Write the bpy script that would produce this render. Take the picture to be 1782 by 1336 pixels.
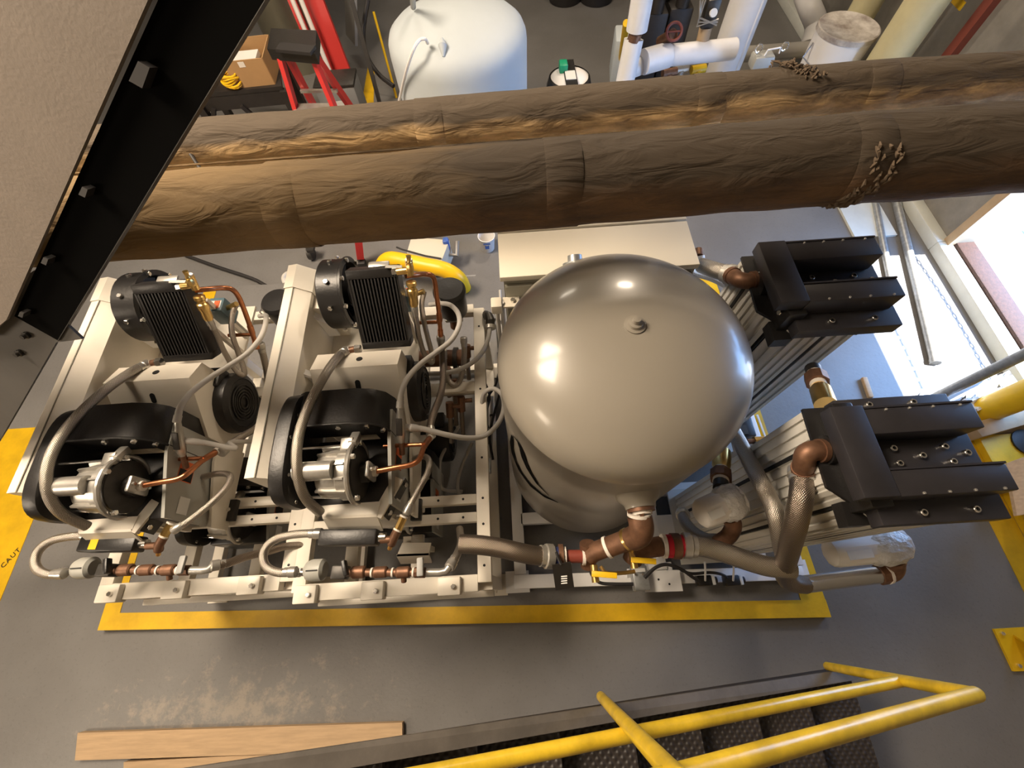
import bpy, bmesh, math, random
from mathutils import Vector, Matrix
random.seed(7)
scn = bpy.context.scene
for o in list(bpy.data.objects): bpy.data.objects.remove(o)

# ------------------------------------------------------------------ camera
FPX, CX, CY, CAMZ = 758.0, 891.0, 668.0, 3.0
_d = Vector((925.0 - CX, -(1030.0 - CY), -FPX)).normalized()
_up = -_d
_vy = (FPX * _up.z - (800.0 - CX) * _up.x) / _up.y
_v = Vector((800.0 - CX, _vy, -FPX)).normalized()
_x = _v.cross(_up)
RW = Matrix((_x, _v, _up))                       # camera coords -> world coords
cam = bpy.data.cameras.new('camera'); camo = bpy.data.objects.new('camera', cam)
scn.collection.objects.link(camo)
cam.sensor_width = 36.0; cam.lens = FPX / 1782.0 * 36.0; cam.clip_start = 0.02; cam.clip_end = 200
camo.matrix_world = Matrix.Translation((0, 0, CAMZ)) @ RW.to_4x4()
scn.camera = camo
def W(px, py, z):
    """world point on the height z that was measured at a pixel of the photograph"""
    w = RW @ Vector((px - CX, -(py - CY), -FPX)); t = (z - CAMZ) / w.z
    return Vector((w.x * t, w.y * t, z))
def WY(px, py, Y):
    w = RW @ Vector((px - CX, -(py - CY), -FPX)); t = Y / w.y
    return Vector((w.x * t, Y, CAMZ + w.z * t))

# ------------------------------------------------------------------ world, sun, lamps, exposure
world = bpy.data.worlds.new('world'); scn.world = world; world.use_nodes = True
nt = world.node_tree; bg = nt.nodes['Background']
bg.inputs[0].default_value = (0.26, 0.51, 1.0, 1); bg.inputs[1].default_value = 14.0
def lamp(name, kind, loc, energy, col, size=0.5, target=None, size_y=None):
    L = bpy.data.lights.new(name, kind); L.energy = energy; L.color = col
    o = bpy.data.objects.new(name, L); scn.collection.objects.link(o); o.location = loc
    if kind == 'AREA':
        L.size = size
        if size_y: L.shape = 'RECTANGLE'; L.size_y = size_y
    if kind in ('POINT', 'SPOT'): L.shadow_soft_size = size
    if target is not None:
        o.rotation_euler = (Vector(target) - Vector(loc)).to_track_quat('-Z', 'Y').to_euler()
    return o
sun = lamp('sun', 'SUN', (12, 2, 20), 26.0, (1.0, 0.96, 0.9))
sun.rotation_euler = Vector((-0.5, 0.02, -1.0)).to_track_quat('-Z', 'Y').to_euler()
sun.data.angle = math.radians(0.5)
WARM = (1.0, 0.82, 0.62)
lamp('ceiling_and_fill_light', 'AREA', (-2.5, 1.75, 4.9), 345, WARM, 1.9, (-1.0, .8, 1), 1.2)
lamp('ceiling_and_fill_light', 'AREA', (1.7, 5.4, 4.5), 85, WARM, 0.45, (0.6, 1.5, 1), 0.3)
lamp('ceiling_and_fill_light', 'AREA', (-1.2, 7.0, 4.9), 32, (1, .88, .7), 0.9, (-0.8, 4.6, 0.5), 0.3)
lamp('ceiling_and_fill_light', 'AREA', (-4.8, -1.6, 3.3), 60, WARM, 1.2, (-0.6, 1.2, 1.8), 0.8)  # unseen low fill lamp at front left, added to brighten the pipe undersides
por = lamp('door_portal', 'AREA', (3.74, 1.7, 1.18), 1, (1, 1, 1), 1.5, (0, 1.7, 1.18), 2.1)
por.data.cycles.is_portal = True
scn.view_settings.view_transform = 'Standard'; scn.view_settings.look = 'None'
scn.view_settings.exposure = 0.22; scn.view_settings.gamma = 1.0
scn.view_settings.use_curve_mapping = False

# ------------------------------------------------------------------ materials
M = {}
def mat(name, col, rough=0.5, metal=0.0, var=0.0, vscale=6.0, col2=None, bump=0.0, bscale=60.0, coat=0.0, stretch=None, alpha=None, trans=0.0):
    m = bpy.data.materials.new(name); m.use_nodes = True; M[name] = m
    n = m.node_tree.nodes; l = m.node_tree.links; b = n['Principled BSDF']
    b.inputs['Base Color'].default_value = (*col, 1); b.inputs['Roughness'].default_value = rough
    b.inputs['Metallic'].default_value = metal
    if coat: b.inputs['Coat Weight'].default_value = coat; b.inputs['Coat Roughness'].default_value = 0.13
    if trans: b.inputs['Transmission Weight'].default_value = trans
    if var or col2 or bump:
        tc = n.new('ShaderNodeTexCoord'); mp = n.new('ShaderNodeMapping'); l.new(tc.outputs['Object'], mp.inputs[0])
        if stretch: mp.inputs['Scale'].default_value = stretch
    if var or col2:
        nz = n.new('ShaderNodeTexNoise'); nz.inputs['Scale'].default_value = vscale; nz.inputs['Detail'].default_value = 6
        nz.inputs['Roughness'].default_value = 0.65
        l.new(mp.outputs[0], nz.inputs['Vector'])
        r = n.new('ShaderNodeValToRGB'); l.new(nz.outputs['Fac'], r.inputs[0])
        c2 = col2 if col2 else tuple(c * (1 - var) for c in col)
        r.color_ramp.elements[0].position = 0.36; r.color_ramp.elements[1].position = 0.66
        r.color_ramp.elements[0].color = (*c2, 1); r.color_ramp.elements[1].color = (*col, 1)
        l.new(r.outputs[0], b.inputs['Base Color'])
    if bump:
        nb = n.new('ShaderNodeTexNoise'); nb.inputs['Scale'].default_value = bscale; nb.inputs['Detail'].default_value = 4
        l.new(mp.outputs[0], nb.inputs['Vector'])
        bp = n.new('ShaderNodeBump'); bp.inputs['Strength'].default_value = bump; bp.inputs['Distance'].default_value = 0.01
        l.new(nb.outputs['Fac'], bp.inputs['Height']); l.new(bp.outputs[0], b.inputs['Normal'])
    return m
mat('cream', (0.76, 0.71, 0.62), 0.42, var=0.05, vscale=4)
mat('cream_hi', (0.80, 0.79, 0.78), 0.42)
mat('black_plastic', (0.013, 0.012, 0.012), 0.38, bump=0.08, bscale=90)
mat('black_fin', (0.016, 0.015, 0.015), 0.5)
mat('black_matte', (0.006, 0.006, 0.006), 0.7)
mat('black_rubber', (0.02, 0.018, 0.018), 0.55)
mat('black_anod', (0.034, 0.032, 0.037), 0.45, metal=0.2, var=0.25, vscale=9)
mat('cast_dark', (0.07, 0.065, 0.06), 0.45, metal=0.6, var=0.3, vscale=20)
mat('cast_alu', (0.56, 0.54, 0.50), 0.35, metal=0.75, var=0.2, vscale=18)
mat('steel', (0.62, 0.61, 0.6), 0.25, metal=1.0)
mat('bolt', (0.78, 0.76, 0.72), 0.25, metal=1.0)
mat('galv', (0.50, 0.52, 0.53), 0.4, metal=0.7, var=0.3, vscale=25)
mat('tank_paint', (0.275, 0.25, 0.21), 0.34, coat=0.35, var=0.03, vscale=2.5)
mat('copper', (0.66, 0.27, 0.13), 0.32, metal=1.0, var=0.35, vscale=14)
mat('bronze', (0.24, 0.125, 0.075), 0.5, metal=0.6, var=0.35, vscale=30)
mat('brass', (0.80, 0.55, 0.20), 0.28, metal=1.0)
mat('red_iron', (0.22, 0.045, 0.03), 0.45)
mat('tape_white', (0.75, 0.70, 0.63), 0.6)
mat('conduit', (0.44, 0.42, 0.39), 0.5)
mat('grey_paint', (0.30, 0.30, 0.29), 0.5)
mat('grey_box', (0.36, 0.36, 0.33), 0.45)
mat('cab_beige', (0.62, 0.57, 0.47), 0.5, bump=0.05, bscale=200)
mat('cab_dark', (0.25, 0.235, 0.185), 0.5)  # cabinet beige darkened, the shade on its front is put into the colour
mat('extrusion', (0.60, 0.58, 0.53), 0.4, var=0.08, vscale=3)
mat('yellow', (0.80, 0.50, 0.012), 0.38, var=0.12, vscale=7)
mat('yellow_tube', (0.86, 0.52, 0.01), 0.4)
mat('yellow_paint', (0.72, 0.44, 0.008), 0.45, var=0.25, vscale=5, bump=0.06, bscale=60)
mat('rail_yellow', (0.78, 0.53, 0.03), 0.33, var=0.35, vscale=9, coat=0.2)
mat('red_paint', (0.60, 0.035, 0.03), 0.4)
mat('red_tape', (0.55, 0.01, 0.03), 0.5)
mat('blue_tape', (0.02, 0.03, 0.10), 0.5)
mat('white_plastic', (0.82, 0.80, 0.78), 0.5)
mat('white_tape', (0.80, 0.79, 0.76), 0.55, var=0.15, vscale=20)
mat('white_pipe', (0.80, 0.79, 0.79), 0.45, var=0.07, vscale=5)
mat('poly', (0.52, 0.57, 0.60), 0.6, var=0.06, vscale=2)
mat('pipe_cover_cream', (0.62, 0.56, 0.33), 0.5, var=0.12, vscale=5)
mat('cardboard', (0.42, 0.25, 0.11), 0.8, var=0.1)
mat('wood', (0.50, 0.345, 0.20), 0.7, var=0.2, vscale=5, stretch=(1, 12, 12), bump=0.05)
mat('wood_tan', (0.42, 0.30, 0.18), 0.7, var=0.2, vscale=4)
mat('stair_steel', (0.15, 0.135, 0.12), 0.5, var=0.3, vscale=8, bump=0.04)
mat('stair_dark', (0.022, 0.018, 0.016), 0.55, var=0.3, vscale=12)
mat('string_tan', (0.215, 0.18, 0.15), 0.7, var=0.08, vscale=9, bump=0.08, bscale=120)
mat('string_grey', (0.10, 0.094, 0.088), 0.6, var=0.15, vscale=6)
mat('string_black', (0.002, 0.002, 0.002), 0.9)
M['string_black'].node_tree.nodes['Principled BSDF'].inputs['Specular IOR Level'].default_value = 0.05
mat('concrete_out', (0.62, 0.60, 0.57), 0.8, var=0.08, vscale=5)
mat('curb', (0.60, 0.62, 0.585), 0.6, var=0.1, vscale=6)
mat('rust', (0.05, 0.02, 0.013), 0.8, var=0.45, vscale=40, bump=0.25, bscale=90)
mat('block_wall', (0.24, 0.225, 0.20), 0.85, var=0.2, vscale=6, bump=0.1)
mat('wall_dark', (0.16, 0.14, 0.115), 0.85, var=0.2, vscale=2)
mat('wall_paint', (0.42, 0.37, 0.30), 0.8, var=0.1, vscale=2)
mat('ceiling_paint', (0.30, 0.26, 0.21), 0.9, var=0.1, vscale=2)
mat('redbrown', (0.20, 0.05, 0.035), 0.6)
mat('blue_paint', (0.05, 0.12, 0.42), 0.45)
mat('blue_motor', (0.10, 0.17, 0.21), 0.4)
mat('green_plastic', (0.01, 0.30, 0.15), 0.4)
mat('label_white', (0.72, 0.72, 0.70), 0.5)
mat('label_orange', (0.62, 0.12, 0.03), 0.5)
mat('lead_grey', (0.24, 0.245, 0.25), 0.5)
mat('felt', (0.12, 0.085, 0.055), 0.95, bump=0.6, bscale=40)
mat('wrap', (0.74, 0.73, 0.71), 0.25, var=0.25, vscale=26, bump=0.9, bscale=55)
mat('silver_duct', (0.36, 0.34, 0.26), 0.3, metal=0.8, var=0.1, vscale=2)
mat('lid_dirty', (0.62, 0.59, 0.55), 0.6, col2=(0.20, 0.16, 0.14), vscale=5)
mat('grille', (0.03, 0.028, 0.026), 0.5)

def floor_material():
    m = mat('floor_paint', (0.2, 0.2, 0.2), 0.42)
    n = m.node_tree.nodes; l = m.node_tree.links; b = n['Principled BSDF']
    tc = n.new('ShaderNodeTexCoord')
    def noise(s, d=6, r=0.6):
        z = n.new('ShaderNodeTexNoise'); z.inputs['Scale'].default_value = s; z.inputs['Detail'].default_value = d
        z.inputs['Roughness'].default_value = r; l.new(tc.outputs['Object'], z.inputs['Vector']); return z
    def ramp(src, p0, p1, c0, c1):
        r = n.new('ShaderNodeValToRGB'); l.new(src, r.inputs[0])
        r.color_ramp.elements[0].position = p0; r.color_ramp.elements[1].position = p1
        r.color_ramp.elements[0].color = (*c0, 1); r.color_ramp.elements[1].color = (*c1, 1); return r
    base = ramp(noise(1.3).outputs['Fac'], 0.35, 0.7, (0.145, 0.139, 0.134), (0.185, 0.18, 0.175))
    # worn patch in front of the pad, with a blotchy outline of its own
    sep = n.new('ShaderNodeSeparateXYZ'); l.new(tc.outputs['Object'], sep.inputs[0])
    def math_(op, a, bb):
        q = n.new('ShaderNodeMath'); q.operation = op
        for i, v in enumerate((a, bb)):
            if isinstance(v, (int, float)): q.inputs[i].default_value = v
            else: l.new(v, q.inputs[i])
        return q.outputs[0]
    dx = math_('MULTIPLY', math_('ADD', sep.outputs[0], 1.75), 0.6)
    dy = math_('MULTIPLY', math_('ADD', sep.outputs[1], 0.52), 2.2)
    dist = math_('SQRT', math_('ADD', math_('MULTIPLY', dx, dx), math_('MULTIPLY', dy, dy)), 0)
    wear = math_('ADD', math_('SUBTRACT', 1.0, dist), math_('MULTIPLY', math_('SUBTRACT', noise(9, 8, .75).outputs['Fac'], 0.56), 3.4))
    wr = n.new('ShaderNodeValToRGB'); l.new(wear, wr.inputs[0])
    wr.color_ramp.elements[0].position = 0.45; wr.color_ramp.elements[1].position = 0.95
    wr.color_ramp.elements[1].color = (0.55, 0.55, 0.55, 1)
    mx = n.new('ShaderNodeMixRGB'); l.new(wr.outputs[0], mx.inputs[0]); l.new(base.outputs[0], mx.inputs[1])
    mx.inputs[2].default_value = (0.34, 0.29, 0.23, 1)
    sp = ramp(noise(55, 3).outputs['Fac'], 0.30, 0.42, (0.7, 0.7, 0.7), (1, 1, 1))
    mu = n.new('ShaderNodeMixRGB'); mu.blend_type = 'MULTIPLY'; mu.inputs[0].default_value = 0.5
    l.new(mx.outputs[0], mu.inputs[1]); l.new(sp.outputs[0], mu.inputs[2])
    l.new(mu.outputs[0], b.inputs['Base Color'])
    bp = n.new('ShaderNodeBump'); bp.inputs['Strength'].default_value = 0.15; bp.inputs['Distance'].default_value = 0.01
    l.new(noise(38, 5).outputs['Fac'], bp.inputs['Height']); l.new(bp.outputs[0], b.inputs['Normal'])
floor_material()

def braid_material(name, col, scale=1.0):
    m = mat(name, col, 0.33, 0.95)
    n = m.node_tree.nodes; l = m.node_tree.links; b = n['Principled BSDF']
    uv = n.new('ShaderNodeUVMap')
    outs = []
    for s in (1, -1):
        mp = n.new('ShaderNodeMapping'); l.new(uv.outputs[0], mp.inputs[0])
        mp.inputs['Rotation'].default_value = (0, 0, s * math.radians(45))
        w = n.new('ShaderNodeTexWave'); w.inputs['Scale'].default_value = 70 * scale; l.new(mp.outputs[0], w.inputs['Vector'])
        outs.append(w.outputs['Fac'])
    mul = n.new('ShaderNodeMath'); mul.operation = 'MULTIPLY'; l.new(outs[0], mul.inputs[0]); l.new(outs[1], mul.inputs[1])
    r = n.new('ShaderNodeValToRGB'); l.new(mul.outputs[0], r.inputs[0])
    r.color_ramp.elements[0].color = (*[c * 0.42 for c in col], 1); r.color_ramp.elements[1].color = (*[min(1, c * 1.25) for c in col], 1)
    r.color_ramp.elements[1].position = 0.6
    l.new(r.outputs[0], b.inputs['Base Color'])
    bp = n.new('ShaderNodeBump'); bp.inputs['Strength'].default_value = 0.5; bp.inputs['Distance'].default_value = 0.002
    l.new(mul.outputs[0], bp.inputs['Height']); l.new(bp.outputs[0], b.inputs['Normal'])
braid_material('braid', (0.55, 0.50, 0.44))
braid_material('braid_dark', (0.34, 0.28, 0.23))

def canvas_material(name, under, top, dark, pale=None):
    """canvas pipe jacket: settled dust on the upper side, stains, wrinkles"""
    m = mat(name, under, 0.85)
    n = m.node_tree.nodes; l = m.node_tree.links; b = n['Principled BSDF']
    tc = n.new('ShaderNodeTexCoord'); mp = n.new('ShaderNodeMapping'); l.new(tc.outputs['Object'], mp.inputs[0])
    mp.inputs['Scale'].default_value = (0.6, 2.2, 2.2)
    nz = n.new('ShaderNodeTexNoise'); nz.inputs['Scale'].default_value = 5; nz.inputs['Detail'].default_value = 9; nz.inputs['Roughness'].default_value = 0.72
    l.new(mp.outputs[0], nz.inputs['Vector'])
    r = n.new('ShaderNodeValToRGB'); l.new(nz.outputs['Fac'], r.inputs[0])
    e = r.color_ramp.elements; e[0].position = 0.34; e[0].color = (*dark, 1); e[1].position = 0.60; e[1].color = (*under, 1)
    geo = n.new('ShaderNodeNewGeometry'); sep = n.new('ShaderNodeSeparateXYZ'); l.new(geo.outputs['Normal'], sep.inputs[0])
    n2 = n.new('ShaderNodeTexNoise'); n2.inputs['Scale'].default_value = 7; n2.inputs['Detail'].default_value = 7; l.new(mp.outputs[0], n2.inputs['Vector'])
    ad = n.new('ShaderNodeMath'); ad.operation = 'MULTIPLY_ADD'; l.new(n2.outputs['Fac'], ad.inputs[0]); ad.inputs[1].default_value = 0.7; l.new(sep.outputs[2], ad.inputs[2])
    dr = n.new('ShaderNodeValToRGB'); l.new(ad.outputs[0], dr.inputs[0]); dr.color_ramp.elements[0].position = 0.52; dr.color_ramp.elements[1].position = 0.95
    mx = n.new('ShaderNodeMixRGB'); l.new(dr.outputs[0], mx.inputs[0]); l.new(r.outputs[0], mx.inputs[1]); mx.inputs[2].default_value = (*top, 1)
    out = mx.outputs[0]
    if pale:
        s2 = n.new('ShaderNodeSeparateXYZ'); l.new(tc.outputs['Object'], s2.inputs[0])
        m2 = n.new('ShaderNodeMath'); m2.operation = 'MULTIPLY_ADD'; l.new(n2.outputs['Fac'], m2.inputs[0]); m2.inputs[1].default_value = 0.9; l.new(s2.outputs[0], m2.inputs[2])
        r2 = n.new('ShaderNodeValToRGB'); l.new(m2.outputs[0], r2.inputs[0]); mpR = r2.color_ramp.elements
        mr = n.new('ShaderNodeMapRange'); l.new(m2.outputs[0], mr.inputs[0]); mr.inputs[1].default_value = -0.65; mr.inputs[2].default_value = 0.15; mr.inputs[3].default_value = 1.0; mr.inputs[4].default_value = 0.0
        m4 = n.new('ShaderNodeMixRGB'); l.new(mr.outputs[0], m4.inputs[0]); l.new(out, m4.inputs[1])
        m5 = n.new('ShaderNodeMixRGB'); m5.blend_type = 'MIX'; m5.inputs[0].default_value = 0.55; l.new(out, m5.inputs[1]); m5.inputs[2].default_value = (*pale, 1); l.new(m5.outputs[0], m4.inputs[2]); out = m4.outputs[0]
    l.new(out, b.inputs['Base Color'])
    n3 = n.new('ShaderNodeTexNoise'); n3.inputs['Scale'].default_value = 9; n3.inputs['Detail'].default_value = 9; n3.inputs['Distortion'].default_value = 0.8
    l.new(mp.outputs[0], n3.inputs['Vector'])
    bp = n.new('ShaderNodeBump'); bp.inputs['Strength'].default_value = 0.9; bp.inputs['Distance'].default_value = 0.02
    l.new(n3.outputs['Fac'], bp.inputs['Height']); l.new(bp.outputs[0], b.inputs['Normal'])
canvas_material('canvas_light', (0.86, 0.58, 0.28), (0.072, 0.052, 0.033), (0.20, 0.125, 0.06))  # tan underside brightened, bounce light from below is put into the colour
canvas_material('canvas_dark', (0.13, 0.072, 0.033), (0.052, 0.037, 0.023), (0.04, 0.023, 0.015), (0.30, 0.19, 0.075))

def tread_material():
    m = mat('diamond_plate', (0.03, 0.024, 0.021), 0.5)
    n = m.node_tree.nodes; l = m.node_tree.links; b = n['Principled BSDF']
    tc = n.new('ShaderNodeTexCoord'); outs = []
    for s in (1, -1):
        mp = n.new('ShaderNodeMapping'); l.new(tc.outputs['Object'], mp.inputs[0]); mp.inputs['Rotation'].default_value = (0, 0, s * .78)
        w = n.new('ShaderNodeTexWave'); w.inputs['Scale'].default_value = 14; l.new(mp.outputs[0], w.inputs['Vector']); outs.append(w.outputs['Fac'])
    q = n.new('ShaderNodeMath'); q.operation = 'MULTIPLY'; l.new(outs[0], q.inputs[0]); l.new(outs[1], q.inputs[1])
    bp = n.new('ShaderNodeBump'); bp.inputs['Strength'].default_value = 0.6; bp.inputs['Distance'].default_value = 0.006
    l.new(q.outputs[0], bp.inputs['Height']); l.new(bp.outputs[0], b.inputs['Normal'])
tread_material()

# ------------------------------------------------------------------ mesh builders
class MB:
    def __init__(s): s.v = []; s.f = []; s.uv = {}
    def add(s, vs, fs):
        k = len(s.v); s.v += [Vector(v) for v in vs]; s.f += [[i + k for i in f] for f in fs]; return k
    def box(s, c, size, rot=None, bevel=0.0):
        x, y, z = (d / 2 for d in size); c = Vector(c)
        bvl = min(bevel, x * .9, y * .9, z * .9)
        if bvl > 0:
            bm = bmesh.new(); bmesh.ops.create_cube(bm, size=1)
            for v in bm.verts: v.co = Vector((v.co.x * size[0], v.co.y * size[1], v.co.z * size[2]))
            bmesh.ops.bevel(bm, geom=list(bm.edges), offset=bvl, segments=2, profile=0.5, affect='EDGES')
            vs = [v.co.copy() for v in bm.verts]; bm.verts.index_update(); fs = [[v.index for v in f.verts] for f in bm.faces]; bm.free()
        else:
            vs = [Vector((a * x, b * y, e * z)) for a in (-1, 1) for b in (-1, 1) for e in (-1, 1)]
            fs = [(0, 1, 3, 2), (4, 6, 7, 5), (0, 4, 5, 1), (2, 3, 7, 6), (0, 2, 6, 4), (1, 5, 7, 3)]
        if rot is not None: vs = [rot @ v for v in vs]
        s.add([v + c for v in vs], fs); return s
    def bb(s, lo, hi, bevel=0.0):
        lo = Vector(lo); hi = Vector(hi); d = hi - lo
        return s.box((lo + hi) / 2, (abs(d.x), abs(d.y), abs(d.z)), bevel=bevel)
    def beam(s, a, b, w, h, up=(0, 0, 1), bevel=0.0):
        """rectangular bar from a to b, w across, h along up"""
        a = Vector(a); b = Vector(b); d = (b - a); L = d.length; d.normalize()
        u = Vector(up); u = (u - d * u.dot(d)).normalized(); r = d.cross(u)
        R = Matrix((d, r, u)).transposed()
        return s.box((a + b) / 2, (L, w, h), R, bevel)
    def tube(s, pts, r, n=12, caps=True, smooth=0, twist=0.0, uvs=1.0):
        pts = [Vector(p) for p in pts]
        rr = list(r) if isinstance(r, (list, tuple)) else [r] * len(pts)
        if smooth and len(pts) > 2:
            P = [pts[0] * 2 - pts[1]] + pts + [pts[-1] * 2 - pts[-2]]; out = []; ro = []
            for i in range(1, len(P) - 2):
                for k in range(smooth):
                    t = k / smooth; a, b, c, d = P[i - 1], P[i], P[i + 1], P[i + 2]
                    out.append(0.5 * ((2 * b) + (c - a) * t + (2 * a - 5 * b + 4 * c - d) * t * t + (3 * b - a - 3 * c + d) * t ** 3))
                    ro.append(rr[i - 1] * (1 - t) + rr[i] * t)
            out.append(pts[-1]); ro.append(rr[-1]); pts, rr = out, ro
        T = []
        for i in range(len(pts)):
            a = pts[max(i - 1, 0)]; b = pts[min(i + 1, len(pts) - 1)]; t = b - a
            T.append(t.normalized() if t.length > 1e-9 else Vector((0, 0, 1)))
        u = T[0].orthogonal().normalized(); base = len(s.v); dist = 0.0
        for i, p in enumerate(pts):
            if i:
                q = T[i - 1].rotation_difference(T[i]); u = q @ u; dist += (p - pts[i - 1]).length
            u = (u - T[i] * u.dot(T[i])).normalized(); w = T[i].cross(u)
            for k in range(n):
                a = 2 * math.pi * k / n
                s.v.append(p + (u * math.cos(a) + w * math.sin(a)) * rr[i])
        ds = [0.0]
        for i in range(1, len(pts)): ds.append(ds[-1] + (pts[i] - pts[i - 1]).length)
        for i in range(len(pts) - 1):
            for k in range(n):
                k2 = (k + 1) % n
                s.uv[len(s.f)] = [(2 * math.pi * rr[i] * (kk / n) * uvs, ds[ii] * uvs) for kk, ii in ((k, i), (k + 1, i), (k + 1, i + 1), (k, i + 1))]
                s.f.append([base + i * n + k, base + i * n + k2, base + (i + 1) * n + k2, base + (i + 1) * n + k])
        if caps:
            s.f.append([base + k for k in range(n)][::-1]); e = base + (len(pts) - 1) * n
            s.f.append([e + k for k in range(n)])
        return s
    def cyl(s, a, b, r, n=16, r2=None): return s.tube([a, b], [r, r if r2 is None else r2], n)
    def lathe(s, prof, origin, axis=(0, 0, 1), n=24, caps=True):
        """prof: list of (radius, height along axis)"""
        o = Vector(origin); ax = Vector(axis).normalized(); u = ax.orthogonal().normalized(); w = ax.cross(u); base = len(s.v)
        for r, h in prof:
            for k in range(n):
                a = 2 * math.pi * k / n; s.v.append(o + ax * h + (u * math.cos(a) + w * math.sin(a)) * r)
        for i in range(len(prof) - 1):
            for k in range(n):
                k2 = (k + 1) % n
                s.f.append([base + i * n + k, base + i * n + k2, base + (i + 1) * n + k2, base + (i + 1) * n + k])
        if caps:
            if prof[0][0] > 1e-4: s.f.append([base + k for k in range(n)][::-1])
            e = base + (len(prof) - 1) * n
            if prof[-1][0] > 1e-4: s.f.append([e + k for k in range(n)])
        return s
    def prism(s, poly, off):
        """closed planar polygon (3D points) swept by off"""
        n = len(poly); off = Vector(off); p = [Vector(q) for q in poly]
        s.add(p + [q + off for q in p], [list(range(n))[::-1], [n + i for i in range(n)]] + [[i, (i + 1) % n, n + (i + 1) % n, n + i] for i in range(n)])
        return s
    def mesh(s, name, mat_, org=Vector((0, 0, 0)), ang=35):
        me = bpy.data.meshes.new(name); me.from_pydata([tuple(v - org) for v in s.v], [], s.f)
        if s.uv:
            ul = me.uv_layers.new(name='UVMap')
            for p in me.polygons:
                q = s.uv.get(p.index)
                if q:
                    for j, li in enumerate(p.loop_indices): ul.data[li].uv = q[j % len(q)]
        bm = bmesh.new(); bm.from_mesh(me); bmesh.ops.recalc_face_normals(bm, faces=bm.faces); bm.to_mesh(me); bm.free()
        for p in me.polygons: p.use_smooth = True
        me.set_sharp_from_angle(angle=math.radians(ang))
        me.materials.append(M[mat_] if isinstance(mat_, str) else mat_); return me
COL = scn.collection
def tag(o, label=None, cat=None, group=None, kind=None):
    if label: o['label'] = label
    if cat: o['category'] = cat
    if group: o['group'] = group
    if kind: o['kind'] = kind
    return o
def thing(name, loc, label, cat, group=None):
    o = bpy.data.objects.new(name, None); COL.objects.link(o); o.location = Vector(loc); o.empty_display_size = 0.05
    return tag(o, label, cat, group)
def rootloc(p):
    while p.parent: p = p.parent
    return Vector(p.location)
def part(name, mb, mat_, parent, label=None, ang=35):
    """mesh given in world coordinates, linked as a part (or sub-part)"""
    me = mb.mesh(name, mat_, rootloc(parent), ang); o = bpy.data.objects.new(name, me); COL.objects.link(o); o.parent = parent
    if label: o['label'] = label
    return o
def solo(name, mb, mat_, label=None, cat=None, group=None, kind=None, ang=35):
    xs = [v.x for v in mb.v]; ys = [v.y for v in mb.v]; zs = [v.z for v in mb.v]
    org = Vector(((min(xs) + max(xs)) / 2, (min(ys) + max(ys)) / 2, min(zs)))
    if kind == 'structure': org = Vector((0, 0, 0))
    o = bpy.data.objects.new(name, mb.mesh(name, mat_, org, ang)); o.location = org; COL.objects.link(o)
    return tag(o, label, cat, group, kind)
def piece(name, mesh_, parent, loc, rot=None):
    """shared-mesh small part: loc in world coordinates"""
    o = bpy.data.objects.new(name, mesh_); COL.objects.link(o); o.parent = parent; o.location = Vector(loc) - rootloc(parent)
    if rot is not None: o.rotation_euler = rot.to_euler() if hasattr(rot, 'to_euler') else rot
    return o
def copy_tree(o, off, label=None, group=None, parent=None):
    c = o.copy(); COL.objects.link(c); c.parent = parent
    if parent is None: c.location = o.location + Vector(off)
    if label: c['label'] = label
    if group: c['group'] = group
    for ch in list(o.children): copy_tree(ch, off, None, None, c)
    return c
def basis(n, up=(0, 0, 1)):
    """rotation whose z axis is n"""
    return Vector(n).to_track_quat('Z', 'Y')
def hexmesh(name, r, h, mat_, n=6):
    b = MB().lathe([(r, 0), (r, h * .85), (r * .85, h)], (0, 0, 0), n=n); return b.mesh(name, mat_, ang=20)
BOLT = hexmesh('bolt', 0.008, 0.010, 'bolt'); BOLT_L = hexmesh('bolt', 0.011, 0.014, 'bolt')
WASHER = MB().lathe([(0.0105, 0), (0.0105, .012), (0.009, .014), (0.0055, .014), (0.0055, .006), (0, .006)], (0, 0, 0), n=14).mesh('bolt', 'bolt')
WASHER.materials.append(M['black_matte'])
for p in WASHER.polygons:
    if max(math.hypot(WASHER.vertices[i].co.x, WASHER.vertices[i].co.y) for i in p.vertices) < .0058: p.material_index = 1
BOLT_S = hexmesh('bolt', 0.004, 0.005, 'cast_alu')
HOLE = MB().lathe([(0.006, 0), (0.006, .0012)], (0, 0, 0), n=10).mesh('hole', 'black_matte')
YAW = Vector((0, 0, 1))

# ================================================================== SETTING
solo('floor', MB().bb((-8, -4, -0.2), (3.66, 9.2, 0)), 'floor_paint', 'grey painted concrete floor of the plant room', 'floor', kind='structure')
b = MB(); WX0, WX1 = 3.66, 3.92
b.bb((WX0, -4, 0), (WX1, 0.95, 5.6)); b.bb((WX0, 2.45, 0), (WX1, 9.2, 5.6))
b.bb((WX0, 0.95, 2.26), (WX1, 2.45, 5.6))
solo('wall_right', b, 'block_wall', 'grey block wall with the open loading door', 'wall', kind='structure')
solo('wall_back', MB().bb((-8, 9.2, 0), (3.9, 9.4, 5.6)), 'wall_dark', 'dim back wall', 'wall', kind='structure')
solo('wall_left', MB().bb((-8.2, -4, 0), (-8, 9.4, 5.6)), 'wall_paint', 'painted side wall', 'wall', kind='structure')
solo('wall_front', MB().bb((-8.2, -4.2, 0), (3.92, -4, 5.6)), 'wall_paint', 'wall behind the stair', 'wall', kind='structure')
solo('ceiling', MB().bb((-8.2, -4.2, 5.6), (3.92, 9.4, 5.8)), 'ceiling_paint', 'ceiling of the plant room', 'ceiling', kind='structure')
solo('ground_outside', MB().bb((3.82, -14, -0.2), (22, 18, 0.12)), 'concrete_out', 'sunlit concrete apron outside the loading door', 'ground', kind='structure')
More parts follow.
